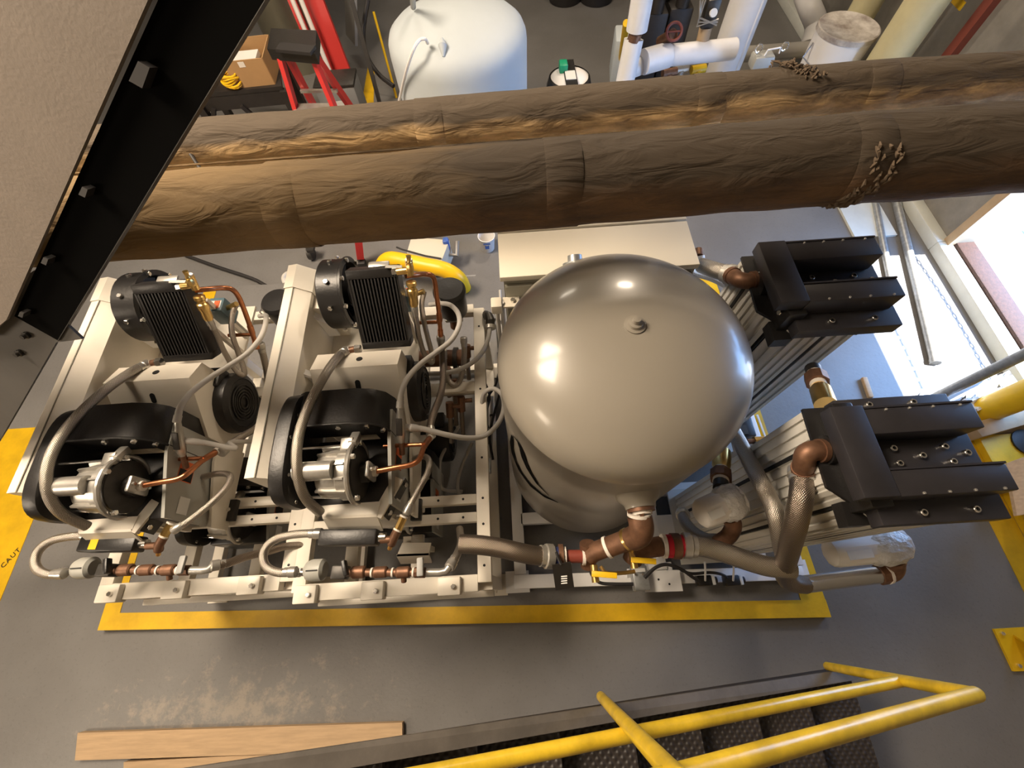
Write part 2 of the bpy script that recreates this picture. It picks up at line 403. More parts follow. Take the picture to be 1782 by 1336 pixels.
# door sill: pale kerb, rusty steel edge
solo('trim_1', MB().bb((3.56, 0.95, 0), (3.67, 2.45, 0.10), 0.01), 'curb', 'pale painted kerb across the loading door', 'kerb', kind='structure')
solo('trim_2', MB().bb((3.56, 2.45, 0), (3.66, 9.0, 0.10), 0.006), 'curb', 'pale painted kerb along the block wall', 'kerb', kind='structure')
solo('trim_3', MB().bb((3.67, 0.95, 0), (3.82, 2.45, 0.125), 0.012), 'rust', 'rusty steel door sill', 'sill', kind='structure')
solo('trim_4', MB().bb((3.62, 2.40, 0.1), (3.95, 2.47, 2.26)), 'wood_tan', 'tan wooden door jamb beside the bright opening', 'jamb', kind='structure')
solo('trim_5', MB().bb((3.62, 0.89, 0.1), (3.95, 0.95, 2.26)), 'wood_tan', 'tan wooden door jamb beside the yellow bollard', 'jamb', kind='structure')
solo('trim_6', MB().bb((3.60, 3.67, 0), (3.66, 3.75, 3.0)), 'redbrown', 'red-brown strip along the block wall', 'trim', kind='structure')
# painted floor areas
def sheet(name, pts, z, mat_, label):
    return solo(name, MB().prism([(x, y, z - 0.003) for x, y in pts], (0, 0, 0.005)), mat_, label, 'floor marking', kind='structure')
sheet('trim_7', [(-5.2, -3.5), (-3.42, -3.5), (-3.42, 1.33), (-5.2, 1.33)], 0.0015, 'yellow_paint', 'yellow painted floor lane at the far left')
sheet('trim_8', [(2.92, -1.2), (3.08, -1.2), (3.10, 0.83), (2.94, 0.83)], 0.0015, 'yellow_paint', 'bright yellow stripe beside the bollard')
solo('trim_9', MB().bb((3.10, -1.6, 0), (3.66, 0.80, 0.05)), 'yellow_paint', 'yellow painted step along the right wall', 'step', kind='structure')
sheet('trim_10', [(2.93, 0.82), (3.66, 0.82), (3.66, 0.9), (2.93, 0.9)], 0.002, 'wood_tan', 'tan board edge at the yellow step')
# stencilled word on the yellow lane
tcu = bpy.data.curves.new('stencil_text', 'FONT'); tcu.body = 'CAUT'; tcu.size = 0.046; tcu.extrude = 0.0005; tcu.space_character = 1.15
tmp = bpy.data.objects.new('stencil_tmp', tcu); COL.objects.link(tmp); bpy.context.view_layer.update()
tme = bpy.data.meshes.new_from_object(tmp.evaluated_get(bpy.context.evaluated_depsgraph_get())); bpy.data.objects.remove(tmp)
tme.materials.clear(); tme.materials.append(M['black_matte'])
to = bpy.data.objects.new('stencil_text', tme); COL.objects.link(to)
p0 = W(4.5, 989, 0.006); p1 = W(24, 969, 0.006); to.location = p0
to.rotation_euler = (0, 0, math.atan2(p1.y - p0.y, p1.x - p0.x))
tag(to, 'black stencilled word on the yellow floor lane', 'floor marking')

# equipment pad with its yellow border
PX0, PX1, PY0, PY1, PZ = -2.66, 1.73, -0.16, 2.45, 0.05
def padpt(x, y): return (x, y - 0.034 * (x - PX0) + 0.09)      # the pad is laid a little askew
pad = [padpt(PX0, PY0), padpt(PX1, PY0), padpt(PX1 - 0.05, PY1), padpt(PX0 + 0.0, PY1)]
po = solo('equipment_pad', MB().prism([(x, y, 0) for x, y in pad], (0, 0, PZ)), 'floor_paint', 'low grey concrete pad with yellow border under the machines', 'pad', kind='structure')
def strip(x0, y0, x1, y1):
    q = [padpt(x0, y0), padpt(x1, y0), padpt(x1, y1), padpt(x0, y1)]
    return MB().prism([(x, y, 0.001) for x, y in q], (0, 0, PZ + 0.003))
part('border_stripe', strip(PX0 - .003, PY0 - .003, PX1 + .003, PY0 + 0.09), 'yellow_paint', po)
part('border_stripe', strip(PX0 - .003, PY0 + 0.09, PX0 + 0.105, PY1), 'yellow_paint', po)
q = [padpt(PX1 - .14, PY0 + .09), padpt(PX1 - .0, PY0 + .09), padpt(PX1 - .05, PY1), padpt(PX1 - .19, PY1)]
part('border_stripe', MB().prism([(x, y, 0.001) for x, y in q], (0, 0, PZ + 0.003)), 'yellow_paint', po)

# ================================================================== COMPRESSOR RACKS
PITCH = 0.92
ZS = 0.88
def make_rack():
    x0, x1, y0, y1 = -1.045, -0.205, 0.05, 1.53
    t = thing('compressor_rack', ((x0 + x1) / 2, (y0 + y1) / 2, PZ), 'cream steel rack of the second compressor, next to the air tank', 'rack', 'compressor racks')
    def bar(name, a, b_, w=0.062, h=0.05): return part(name, MB().beam(a, b_, w, h, bevel=0.004), 'cream', t)
    z = ZS - 0.025
    r = bar('rail', (x1, y0, z), (x1, y1, z)); 
    for yy in (0.12, 0.30, 0.42, 0.62, 1.0, 1.2, 1.4): piece('hole', HOLE, r, (x1, yy, ZS))
    l = bar('rail', (x0, y0, z), (x0, y1, z))
    f = bar('rail', (x0 + .03, y0, z), (x1 - .03, y0, z), 0.07); bar('rail', (x0 + .03, y1, z), (x1 - .03, y1, z))
    for q in (0.42, 0.335):
        m = bar('rail', (x0 + .03, q, z), (x1 - .03, q, z), 0.045)
        for xx in (-0.93, -0.42, -0.3): piece('hole', HOLE, m, (xx, q, ZS))
    bar('rail', (x0 + .03, 1.02, z), (x1 - .03, 1.02, z), 0.06)
    # base frame and posts
    for zz in (0.13,):
        bar('rail', (x1, y0, zz), (x1, y1, zz)); bar('rail', (x0, y0, zz), (x0, y1, zz))
        bar('rail', (x0, y0 - .02, zz), (x1, y0 - .02, zz), 0.05); bar('rail', (x0, y1, zz), (x1, y1, zz))
    bar('rail', (x0 - .02, y0 - .045, 0.60), (x1 + .02, y0 - .045, 0.60), 0.03, 0.03)
    for xx in (x0, x1):
        for yy in (y0, y1):
            part('post', MB().bb((xx - .03, yy - .03, PZ + .008), (xx + .03, yy + .03, ZS - .055)), 'cream', t)
            part('foot_plate', MB().bb((xx - .06, yy - .06, PZ + .003), (xx + .06, yy + .06, PZ + .013)), 'cream', t)
    # corner brackets with bolts on the front rail
    for xx in (-0.36, -0.70, -1.0):
        br = part('bracket', MB().bb((xx - .05, y0 - .045, ZS - .03), (xx + .05, y0 + .03, ZS + .03), 0.006), 'cream', t)
        piece('bolt', BOLT_L, br, (xx + .02, y0 - .01, ZS + .03))
    # black clamp block on the double rail
    k = part('clamp_block', MB().bb((-0.545, 0.33, ZS), (-0.495, 0.43, ZS + .03), .004), 'black_plastic', t); piece('bolt', BOLT_L, k, (-.52, .38, ZS + .03))
    # crossing bars low in the rack
    bar('rail', (-0.95, 0.06, 0.5), (-0.95, 1.5, 0.5)); bar('rail', (-0.62, 0.06, 0.42), (-0.62, 1.5, 0.42))
    return t
rack2 = make_rack()
rack1 = copy_tree(rack2, (-0.90, 0.05, 0), 'cream steel rack of the first compressor, at the left end of the pad')

def make_guard():
    y0, y1 = 0.445, 1.475
    t = thing('belt_guard', (-1.01, 0.95, ZS), 'long cream belt guard panel beside the second compressor', 'belt guard', 'cream belt guards')
    pr = lambda y: [(-1.062, y, ZS), (-1.062, y, 1.395), (-1.022, y, 1.40), (-0.955, y, 1.352), (-0.955, y, ZS)]
    part('panel', MB().prism(pr(y0), (0, 1.34 - y0, 0)), 'cream', t, ang=20)
    big = [(-1.066, 1.34, ZS), (-1.066, 1.34, 1.40), (-1.022, 1.34, 1.406), (-0.95, 1.34, 1.356), (-0.95, 1.34, ZS)]
    part('end_cap', MB().prism(big, (0, y1 - 1.34, 0)), 'cream', t, ang=20)  # raised section added, its step stands in for a thin shadow line
    part('seam_strip', MB().beam((-1.02, y0, 1.400), (-1.02, 1.34, 1.400), 0.004, 0.003), 'cab_dark', t)
    for yy, x1, z1 in ((0.93, -0.875, 1.08), (1.24, -0.90, 1.12)):
        part('gusset', MB().prism([(-0.975, yy, 1.30), (-0.955, yy, 1.30), (x1, yy, z1 + .09), (x1, yy, z1), (-0.975, yy, z1)], (0, 0.008, 0))
             .beam((-.965, yy + .012, 1.302), (x1, yy + .012, z1 + .092), 0.035, 0.006), 'cream_hi', t)
    return t
guard2 = make_guard()
guard1 = copy_tree(guard2, (-PITCH, 0, 0), 'long cream belt guard panel at the far left of the machines')

def make_housing():
    t = thing('drive_housing', (-0.71, 1.1, ZS), 'cream sheet-metal drive housing with slots, second compressor', 'housing', 'drive housings')
    x0, x1 = -0.905, -0.52
    part('housing_box', MB().prism([(x0, 0.72, ZS), (x0, 0.72, 1.14), (x0, 0.925, 1.345), (x0, 1.025, 1.30), (x0, 1.035, ZS)], (x1 - x0, 0, 0)), 'cream', t, ang=20)
    part('deck', MB().bb((-0.975, 1.035, 1.06), (-0.50, 1.50, 1.075)), 'cream', t)
    part('deck', MB().bb((-0.975, 0.62, 1.10), (x0, 1.035, 1.112)), 'cream_hi', t)
    part('side_plate', MB().prism([(x1, 0.34, ZS), (x1, 0.34, 1.0), (x1, 0.62, 1.08), (x1, 0.70, 1.08), (x1, 0.72, ZS)], (0.012, 0, 0)), 'cream', t)
    def slot(c, r, l, ax):
        a = Vector(c); part('slot', MB().tube([a - Vector(ax) * l, a + Vector(ax) * l], r, 12), 'black_matte', t)
    ux, uy = Vector((1, 0, 0)), Vector((0, .707, .707)); nn = Vector((0, -.707, .707)); cc_ = Vector((-0.708, 0.866, 1.286))
    stad = [cc_ + ux * (.0115 * math.cos(a)) + uy * (.0115 * math.sin(a) + (.012 if math.sin(a) >= 0 else -.012)) for a in [k * 2 * math.pi / 20 for k in range(20)]]
    part('slot', MB().prism(stad, nn * .002), 'black_matte', t)
    for xx in (-.78, -.66):
        c3 = Vector((xx, .80, 1.22)); part('slot', MB().beam(c3 - uy * .02, c3 + uy * .02, .005, .004, up=nn), 'black_matte', t)
    part('slot', MB().lathe([(0.014, 0), (0.014, 0.004)], (-0.70, 0.975, 1.321), (0, .41, .91), 16), 'black_matte', t)
    return t
hous2 = make_housing()
hous1 = copy_tree(hous2, (-PITCH, 0, 0), 'cream sheet-metal drive housing with slots, leftmost compressor')

def make_fan():
    c = Vector((0, 1.33, 1.34)); R = 0.162; FX = .035
    t = thing('cooling_fan', (-0.85, 1.345, 1.08), 'round black fan shroud beside the cream guard, second compressor', 'fan', 'round cooling fans')
    ax = (1, 0, 0)
    part('shroud', MB().lathe([(R * .97, -0.905), (R, -0.90), (R, -0.805), (R * 1.05, -0.80), (R * 1.05, -0.79), (R * .90, -0.79), (R * .86, -0.83), (R * .86, -0.895), (R * .5, -0.90)], (FX, c.y, c.z), ax, 40), 'black_plastic', t)
    part('mount_bracket', MB().bb((-0.955, c.y - .06, 1.075), (-0.90 + FX, c.y + .06, c.z - .02)), 'cream', t)
    part('hub', MB().lathe([(0.05, -0.88), (0.05, -0.80), (0.035, -0.785)], (FX, c.y, c.z), ax, 20), 'black_plastic', t)
    part('shaft', MB().cyl((-0.80 + FX, c.y, c.z), (-0.70, c.y, c.z), 0.012, 12), 'steel', t)
    for k in range(9):
        a = 2 * math.pi * k / 9; d = Vector((0, math.cos(a), math.sin(a)))
        part('fan_blade', MB().beam(Vector((-0.85 + FX, c.y, c.z)) + d * .04, Vector((-0.83 + FX, c.y, c.z)) + d * R * .84, 0.055, 0.004, up=(1, .5 * -math.sin(a), .5 * math.cos(a))), 'black_fin', t)
    for k in range(8):
        a = 2 * math.pi * (k + .3) / 8; d = Vector((0, math.cos(a), math.sin(a)))
        piece('bolt', BOLT_L, t, Vector((-0.79 + FX, c.y, c.z)) + d * R * .98, basis((1, 0, 0)))
    for a in (1.2, 1.9, 2.6, -2.6, 0.6):
        d = Vector((0, math.cos(a), math.sin(a))); piece('bolt', BOLT_L, t, Vector((-0.85 + FX, c.y, c.z)) + d * R, basis(d))
    return t
fan2 = make_fan()
fan1 = copy_tree(fan2, (-PITCH, 0, 0), 'round black fan shroud beside the cream guard, leftmost compressor')

def make_cooler():
    A = Vector((0, 1.262, 1.575)); B_ = Vector((0, 1.043, 1.292)); d = (B_ - A); L = d.length; d.normalize(); n = Vector((0, d.z, -d.y)); n = n if n.z > 0 else -n
    x0, x1 = -0.695, -0.485; th = 0.07
    t = thing('aftercooler', ((x0 + x1) / 2, 1.15, 1.29), 'black finned aftercooler radiator with brass relief valve, second compressor', 'radiator', 'finned aftercoolers')
    mid = lambda s, e=0: A + d * (L * s) - n * (th / 2) + n * e
    core = part('core', MB().beam(mid(0.12) + Vector((x0 + .006, 0, -.0)) , mid(0.90) + Vector((x0 + .006, 0, 0)), 0.006, th, up=n), 'black_fin', t)
    body = part('core_backing', MB().beam(mid(0.1, -.014) + Vector(((x0 + x1) / 2, 0, 0)), mid(0.92, -.014) + Vector(((x0 + x1) / 2, 0, 0)), x1 - x0 - .01, th - .028, up=n), 'black_matte', t)
    nf = 14
    fm = MB().beam(d * (L * 0.11), d * (L * 0.91), 0.0062, 0.026, up=n).mesh('fin', 'black_fin')
    for k in range(nf):
        x = x0 + 0.012 + (x1 - x0 - 0.024) * k / (nf - 1)
        piece('fin', fm, body, Vector((x, 0, 0)) + A - n * 0.012)
    xm = Vector(((x0 + x1) / 2, 0, 0))
    part('header_tank', MB().beam(mid(0.0) + xm, mid(0.11) + xm, x1 - x0 + .012, th + .006, up=n, bevel=.004), 'black_plastic', t)
    part('header_tank', MB().beam(mid(0.91) + xm, mid(1.0) + xm, x1 - x0 + .012, th + .006, up=n, bevel=.004), 'black_plastic', t)
    for xx in (x0, x1):
        part('side_channel', MB().beam(mid(0.02, 0.0) + Vector((xx, 0, 0)), mid(0.98) + Vector((xx, 0, 0)), 0.008, th + .004, up=n), 'black_plastic', t)
    part('bracket', MB().beam(A + Vector(((x0 + x1) / 2 - .02, .04, -.02)), A + Vector(((x0 + x1) / 2 + .07, .04, -.02)), 0.03, 0.012, bevel=.004), 'cast_alu', t)
    for yy, zz in ((1.20, 1.06), (1.30, 1.06)):
        part('leg', MB().beam((x1 - .02, yy, 1.075), (x1 - .02, yy, 1.40), 0.02, 0.02, up=(1, 0, 0)), 'cream', t)
    return t
cool2 = make_cooler()
cool1 = copy_tree(cool2, (-PITCH, 0, 0), 'black finned aftercooler radiator with brass relief valve, leftmost compressor')

def make_relief():
    """brass relief valve stack and its fittings at the radiator's right side"""
    t = thing('relief_valve', (-0.44, 1.25, 1.30), 'brass relief valve stack on the radiator, second compressor', 'valve', 'brass relief valves')
    top = W(711, 447, 1.64); mid1 = W(713, 470, 1.57); mid2 = W(715, 492, 1.52); lo = W(721, 535, 1.42)
    d = (top - lo).normalized()
    part('stem', MB().lathe([(0.008, 0), (0.012, .012), (0.008, .02), (0.011, .04)], top - d * .035, d, 12), 'brass', t)
    part('cap', MB().lathe([(0.016, 0), (0.016, .02), (.011, .03)], top - d * .06, d, 8), 'brass', t)
    part('tee', MB().cyl(mid1 - d * .02, mid1 + d * .045, 0.016).cyl(mid1, mid1 + Vector((-.055, 0, -.005)), 0.015), 'brass', t)
    part('tape', MB().cyl(mid1 + d * .04, mid1 + d * .05, 0.0145), 'tape_white', t)
    part('nut', MB().cyl(mid1 + Vector((-.055, 0, -.005)), mid1 + Vector((-.075, 0, -.007)), 0.016, 6), 'bolt', t)
    part('body', MB().lathe([(0.014, 0), (0.021, .02), (0.021, .055), (.024, .06), (.024, .085), (.018, .09), (.018, .10), (.023, .105), (.023, .12), (0.014, .125)], lo, (mid1 - lo).normalized(), 14), 'brass', t)
    part('lever', MB().beam(mid1 + Vector((-.03, .01, .012)), mid1 + Vector((-.10, .015, .014)), 0.014, 0.004), 'cast_alu', t)
    return t
rel2 = make_relief()
rel1 = copy_tree(rel2, (-PITCH, 0, 0), 'brass relief valve stack on the radiator, leftmost compressor')

def cu(name, pts, r, label, group, sm=6, mat_='copper', cat='pipe', joints=()):
    t = thing(name, Vector(pts[0]), label, cat, group)
    part('tube', MB().tube(pts, r, 12, smooth=sm), mat_, t)
    for a, b_ in joints: part('coupling', MB().cyl(a, b_, r * 1.22, 14), mat_, t)
    return t
# copper riser behind the radiator
a0 = W(716, 476, 1.56); cp = [W(726, 478, 1.50), W(740, 477, 1.46), W(752, 480, 1.44), W(757, 492, 1.40), W(760, 515, 1.34), W(764, 545, 1.27), W(767, 585, 1.17)]
riser2 = cu('copper_pipe', [W(706, 480, 1.53)] + cp, 0.0115, 'bent copper pipe rising behind the radiator, second compressor', 'copper risers', joints=((cp[-2], cp[-2] + (cp[-1] - cp[-2]) * .35), (cp[-1], cp[-1] + (cp[-2] - cp[-1]) * .3)))
part('branch', MB().cyl(W(765, 560, 1.23), W(722, 562, 1.23), 0.009), 'copper', riser2)
riser1 = copy_tree(riser2, (-PITCH, 0, 0), 'bent copper pipe rising behind the radiator, leftmost compressor')

def make_motor():
    t = thing('electric_motor', (-0.6, 0.95, ZS), 'black electric motor with round louvred end, second compressor', 'motor', 'electric motors')
    c = Vector((0, 0.935, 1.035)); R = 0.152; MX = -.07
    part('body', MB().lathe([(R * .92, -0.60), (R, -0.59), (R, -0.43), (R * .97, -0.405), (R * .80, -0.392), (R * .78, -.396), (0, -.396)], (MX, c.y, c.z), (1, 0, 0), 36), 'black_plastic', t)
    for k, rr in enumerate((0.03, 0.045, 0.06, 0.075, 0.09)):
        m = MB(); pts = [Vector((-0.392 + MX, c.y + rr * math.cos(a), c.z + rr * math.sin(a))) for a in [i * 2 * math.pi / 24 for i in range(25)]]
        part('louvre', m.tube(pts, 0.004, 6), 'grille', t)
    part('foot', MB().bb((-0.50 + MX, c.y - .09, ZS), (-0.41 + MX, c.y + .09, 0.91)), 'black_plastic', t)
    part('terminal_box', MB().bb((-0.50 + MX, c.y + .02, 1.13), (-0.43 + MX, c.y + .12, 1.20), .008), 'black_plastic', t)
    return t
mot2 = make_motor()
mot1 = copy_tree(mot2, (-PITCH, 0, 0), 'black electric motor with round louvred end, leftmost compressor')

def make_compressor():
    t = thing('scroll_compressor', (-0.75, 0.5, ZS), 'scroll air compressor with black shroud and silver pump, second from left', 'compressor', 'scroll compressors')
    # volute shroud: rounded outline in the Y-Z plane, thick along X
    cy, cz = 0.565, 1.315
    def outline(x, s):
        pts = []
        for k in range(40):
            a = 2 * math.pi * k / 40
            ry, rz = 0.228 * s, 0.145 * s; e = 0.62
            c_, s_ = math.cos(a), math.sin(a)
            pts.append(Vector((x, cy + ry * math.copysign(abs(c_) ** e, c_), cz + rz * math.copysign(abs(s_) ** e, s_))))
        return pts
    m = MB(); rings = [outline(-0.945, .92), outline(-0.935, 0.985), outline(-0.90, 1.0), outline(-0.885, .985), outline(-0.88, .93), outline(-0.875, .80)]
    for r in rings: m.v += r
    for i in range(len(rings) - 1):
        for k in range(40): m.f.append([i * 40 + k, i * 40 + (k + 1) % 40, (i + 1) * 40 + (k + 1) % 40, (i + 1) * 40 + k])
    m.f.append(list(range(40))[::-1]); m.f.append([5 * 40 + k for k in range(40)])
    vo = part('volute', m, 'black_plastic', t, ang=30)
    for a in (0.5, 1.0, 1.5, 2.2, 3.0, 3.8, 4.6):
        piece('bolt', BOLT, vo, (-0.885, cy + .21 * math.cos(a), cz + .13 * math.sin(a)), basis((1, 0, .2)))
    # hood with a rounded right shoulder
    prof = [(-0.90, 1.30), (-0.90, 1.415), (-0.87, 1.435), (-0.67, 1.44), (-0.60, 1.425), (-0.555, 1.385), (-0.535, 1.32), (-0.535, 1.14), (-.60, 1.14), (-.60, 1.30)]
    hd = part('hood', MB().prism([(x, 0.622, z + .005) for x, z in prof], (0, 0.165, -0.03)), 'black_plastic', t, ang=40)
    part('hood_lip', MB().tube([(x, 0.624, z + .006) for x, z in prof[:8]], 0.005, 6), 'black_fin', hd)
    for x, z in ((-0.707, 1.43), (-0.60, 1.42), (-0.553, 1.37), (-.54, 1.30)): piece('bolt', BOLT_L, hd, (x, 0.62, z), basis((0, -1, .3)))
    part('crankcase', MB().bb((-0.875, 0.345, 1.0), (-0.545, 0.63, 1.235), .012), 'black_plastic', t)
    sp = part('side_panel', MB().prism([(-0.545, 0.345, 1.0), (-0.545, 0.345, 1.25), (-0.545, 0.60, 1.33), (-0.545, 0.72, 1.33), (-0.545, 0.72, 1.0)], (0.014, 0, 0)), 'grey_box', t)
    lb = part('warning_label', MB().bb((-0.531, 0.50, 1.16), (-0.5295, 0.585, 1.245)), 'label_orange', sp)
    part('label_text_block', MB().bb((-0.5297, 0.503, 1.163), (-0.5287, 0.55, 1.242)), 'black_matte', sp)
    part('label_text_block', MB().bb((-0.5297, 0.37, 1.14), (-0.5287, 0.44, 1.2)), 'label_white', sp)
    # scroll pump
    yc, zc = 0.455, 1.345
    pump = part('pump_body', MB().lathe([(0.06, -0.79), (0.088, -0.775), (0.095, -0.74), (0.095, -0.70), (0.104, -0.695), (0.104, -.655), (0.06, -.65)], (0, yc, zc), (1, 0, 0), 28), 'cast_alu', t)
    for k in range(7):
        a = -0.5 + k * 0.5; d = Vector((0, math.cos(a), math.sin(a)))
        part('pump_rib', MB().beam(Vector((-0.775, yc, zc)) + d * .094, Vector((-0.66, yc, zc)) + d * .106, 0.008, 0.016, up=d), 'cast_alu', pump)
    part('bearing_nose', MB().lathe([(0.02, -0.845), (0.034, -0.84), (0.036, -0.80), (0.036, -0.70)], (0, yc - .012, zc + .10), (1, 0, 0), 20), 'cast_alu', t)
    arc = []
    for k in range(17):
        a = -0.9 + k * (math.pi + 1.3) / 16; arc.append(Vector((-0.645, yc + .118 * math.cos(a), zc + .118 * math.sin(a))))
    part('yoke', MB().tube(arc, [0.005] + [0.010] * 15 + [0.005], 8), 'cast_alu', t)
    part('yoke_lug', MB().beam((-0.645, yc + .085, zc + .085), (-0.645, yc + .14, zc + .05), .035, .03, bevel=.006).beam((-0.69, yc + .09, zc + .075), (-0.64, yc + .09, zc + .08), .05, .03, bevel=.006), 'cast_alu', t)
    part('yoke_plate', MB().lathe([(0.095, -0.652), (0.102, -0.648), (0.102, -0.634), (0.05, -0.628)], (0, yc, zc), (1, 0, 0), 28), 'cast_dark', t)
    part('outlet_neck', MB().cyl((-0.635, yc, zc), (-0.60, yc, zc), 0.04, 20), 'cast_dark', t)
    fl = part('outlet_flange', MB().bb((-0.603, yc - .032, zc - .05), (-0.585, yc + .032, zc + .05), .008), 'cast_alu', t)
    for s in (-1, 1): piece('bolt', BOLT, fl, (-0.585, yc, zc + s * .036), basis((1, 0, 0)))
    part('outlet_stub', MB().cyl((-0.586, yc, zc), (-0.57, yc, zc), 0.02), 'tape_white', t)
    part('tie_rod', MB().cyl((-0.88, yc + .085, zc + .07), (-0.65, yc + .09, zc + .07), 0.005, 8), 'steel', t)
    part('tie_rod', MB().cyl((-0.88, yc - .07, zc - .05), (-0.65, yc - .09, zc - .05), 0.005, 8), 'steel', t)
    for yy, zz in ((.10, .06), (-.105, .03), (.03, .115)): piece('bolt', BOLT_L, t, (-.632, yc + yy, zc + zz), basis((1, 0, 0)))
    return t
comp2 = make_compressor()
comp1 = copy_tree(comp2, (-PITCH, 0, 0), 'scroll air compressor with black shroud and silver pump, leftmost of the upper pair')
comp4 = copy_tree(comp2, (0.02, -0.02, -0.74), 'lower compressor showing dark under the second rack shelf')
comp3 = copy_tree(comp2, (-PITCH + 0.02, -0.02, -0.74), 'lower compressor showing dark under the first rack shelf')
mot4 = copy_tree(mot2, (0.02, 0, -0.74), 'lower electric motor in shadow under the second rack shelf')
mot3 = copy_tree(mot2, (-PITCH + .02, 0, -0.74), 'lower electric motor in shadow under the first rack shelf')

# copper outlet pipe: from the pump flange to the right, joint up to the flexible hose
yc, zc = 0.455, 1.345
q = [Vector((-0.575, yc, zc)), W(690, 813, 1.345), W(716, 808, 1.34), W(730, 798, 1.33), W(738, 778, 1.28), W(748, 762, 1.22)]
outp2 = cu('copper_pipe', q, 0.011, 'copper outlet pipe bending right from the silver pump, second compressor', 'copper outlet pipes', joints=((W(738, 776, 1.275), W(746, 765, 1.23)),))
part('branch', MB().cyl(W(740, 773, 1.27), W(668, 776, 1.25), 0.009), 'copper', outp2)
part('tape', MB().cyl(W(747, 763, 1.225), W(750, 759, 1.21), 0.0155), 'tape_white', outp2)
outp1 = copy_tree(outp2, (-PITCH - .01, 0, 0), 'copper outlet pipe bending right from the silver pump, leftmost compressor')

def hose(name, pts, r, mat_, label, group=None, ends=None, cat='hose', sm=7, n=14, endmat='cast_alu'):
    t = thing(name, Vector(pts[0]), label, cat, group)
    part('braid' if 'braid' in mat_ else 'jacket', MB().tube(pts, r, n, smooth=sm), mat_, t)
    if ends:
        if 0 in ends:
            a = Vector(pts[0]); d = (Vector(pts[1]) - a).normalized()
            part('end_fitting', MB().lathe([(r * 1.05, -.012), (r * 1.3, -.008), (r * 1.3, .018), (r * 1.12, .022), (r * 1.12, .04)], a, d, 12), endmat, t)
        if 1 in ends:
            a = Vector(pts[-1]); d = (Vector(pts[-2]) - a).normalized()
            part('end_fitting', MB().lathe([(r * 1.05, -.012), (r * 1.3, -.008), (r * 1.3, .018), (r * 1.12, .022), (r * 1.12, .04)], a, d, 12), endmat, t)
    return t
big = [W(601, 612, 1.30), W(588, 621, 1.34), W(566, 652, 1.42), W(541, 698, 1.48), W(523, 745, 1.505), W(516, 790, 1.50), W(520, 835, 1.46), W(533, 868, 1.39), W(557, 891, 1.29)]
bh2 = hose('braided_hose', big, 0.0188, 'braid', 'thick braided steel hose arching over the black shroud, second compressor', 'arching braided hoses', (0,))
f0 = W(604, 611, 1.295)
part('elbow_fitting', MB().cyl(f0, W(622, 607, 1.30), 0.017, 12), 'bronze', bh2); part('tape', MB().cyl(W(606, 611, 1.295), W(609, 610, 1.295), 0.0205), 'tape_white', bh2)
part('nut', MB().cyl(W(618, 608, 1.30), W(628, 607, 1.30), 0.02, 6), 'bolt', bh2)
bh1 = copy_tree(bh2, (-PITCH, 0, 0), 'thick braided steel hose arching over the black shroud, leftmost compressor')

# motor conduit (grey) from the junction up over the radiator's side
con = [W(696, 706, 1.38), W(698, 686, 1.39), W(708, 660, 1.38), W(730, 635, 1.36), W(760, 612, 1.35), W(785, 592, 1.345), W(799, 566, 1.33), W(797, 545, 1.30), W(784, 531, 1.24), W(768, 528, 1.16), W(748, 530, 1.10)]
con2 = hose('flex_conduit', con, 0.0118, 'conduit', 'grey flexible conduit sweeping up from the shroud to the back, second compressor', 'grey motor conduits', (0,), cat='conduit', endmat='conduit')
con1 = copy_tree(con2, (-PITCH, 0, 0), 'grey flexible conduit sweeping up from the shroud to the back, leftmost compressor')
# conduit outlet body under it
def make_condulet():
    t = thing('conduit_box', W(695, 740, 1.30), 'oval conduit fitting between two grey conduits, second compressor', 'conduit box', 'oval conduit fittings')
    part('body', MB().tube([W(696, 708, 1.375), W(696, 718, 1.36), W(697, 732, 1.345), W(698, 760, 1.30), W(699, 770, 1.285)], [.012, .014, .019, .019, .011], 14), 'cast_alu', t)
    part('cover', MB().beam(W(694, 728, 1.37), W(695, 758, 1.325), 0.026, 0.006, bevel=.002), 'cast_dark', t)
    part('nipple', MB().cyl(W(699, 768, 1.285), W(700, 790, 1.24), 0.012), 'bronze', t)
    part('side_port', MB().cyl(W(697, 742, 1.32), W(718, 744, 1.31), 0.013), 'conduit', t)
    return t
cb2 = make_condulet(); cb1 = copy_tree(cb2, (-PITCH, 0, 0), 'oval conduit fitting between two grey conduits, leftmost compressor')
c2b = [W(718, 744, 1.31), W(740, 747, 1.29), W(780, 757, 1.24), W(815, 762, 1.17), W(845, 757, 1.10), W(868, 735, 1.04), W(877, 708, 1.0), W(873, 686, 0.98), W(858, 676, 0.95), W(843, 684, 0.92), W(838, 706, 0.86)]
hose('flex_conduit', c2b, 0.0118, 'conduit', 'grey flexible conduit looping across the cream rail towards the air tank', None, (0,), cat='conduit', endmat='conduit')
c1b = [p - Vector((PITCH, 0, 0)) for p in c2b[:3]] + [W(400, 770, 1.2), W(430, 768, 1.1), W(470, 765, 0.95), W(520, 760, .8)]
hose('flex_conduit', c1b, 0.0105, 'conduit', 'grey flexible conduit running right behind the cream guard from the leftmost compressor', None, (0,), cat='conduit', endmat='conduit')

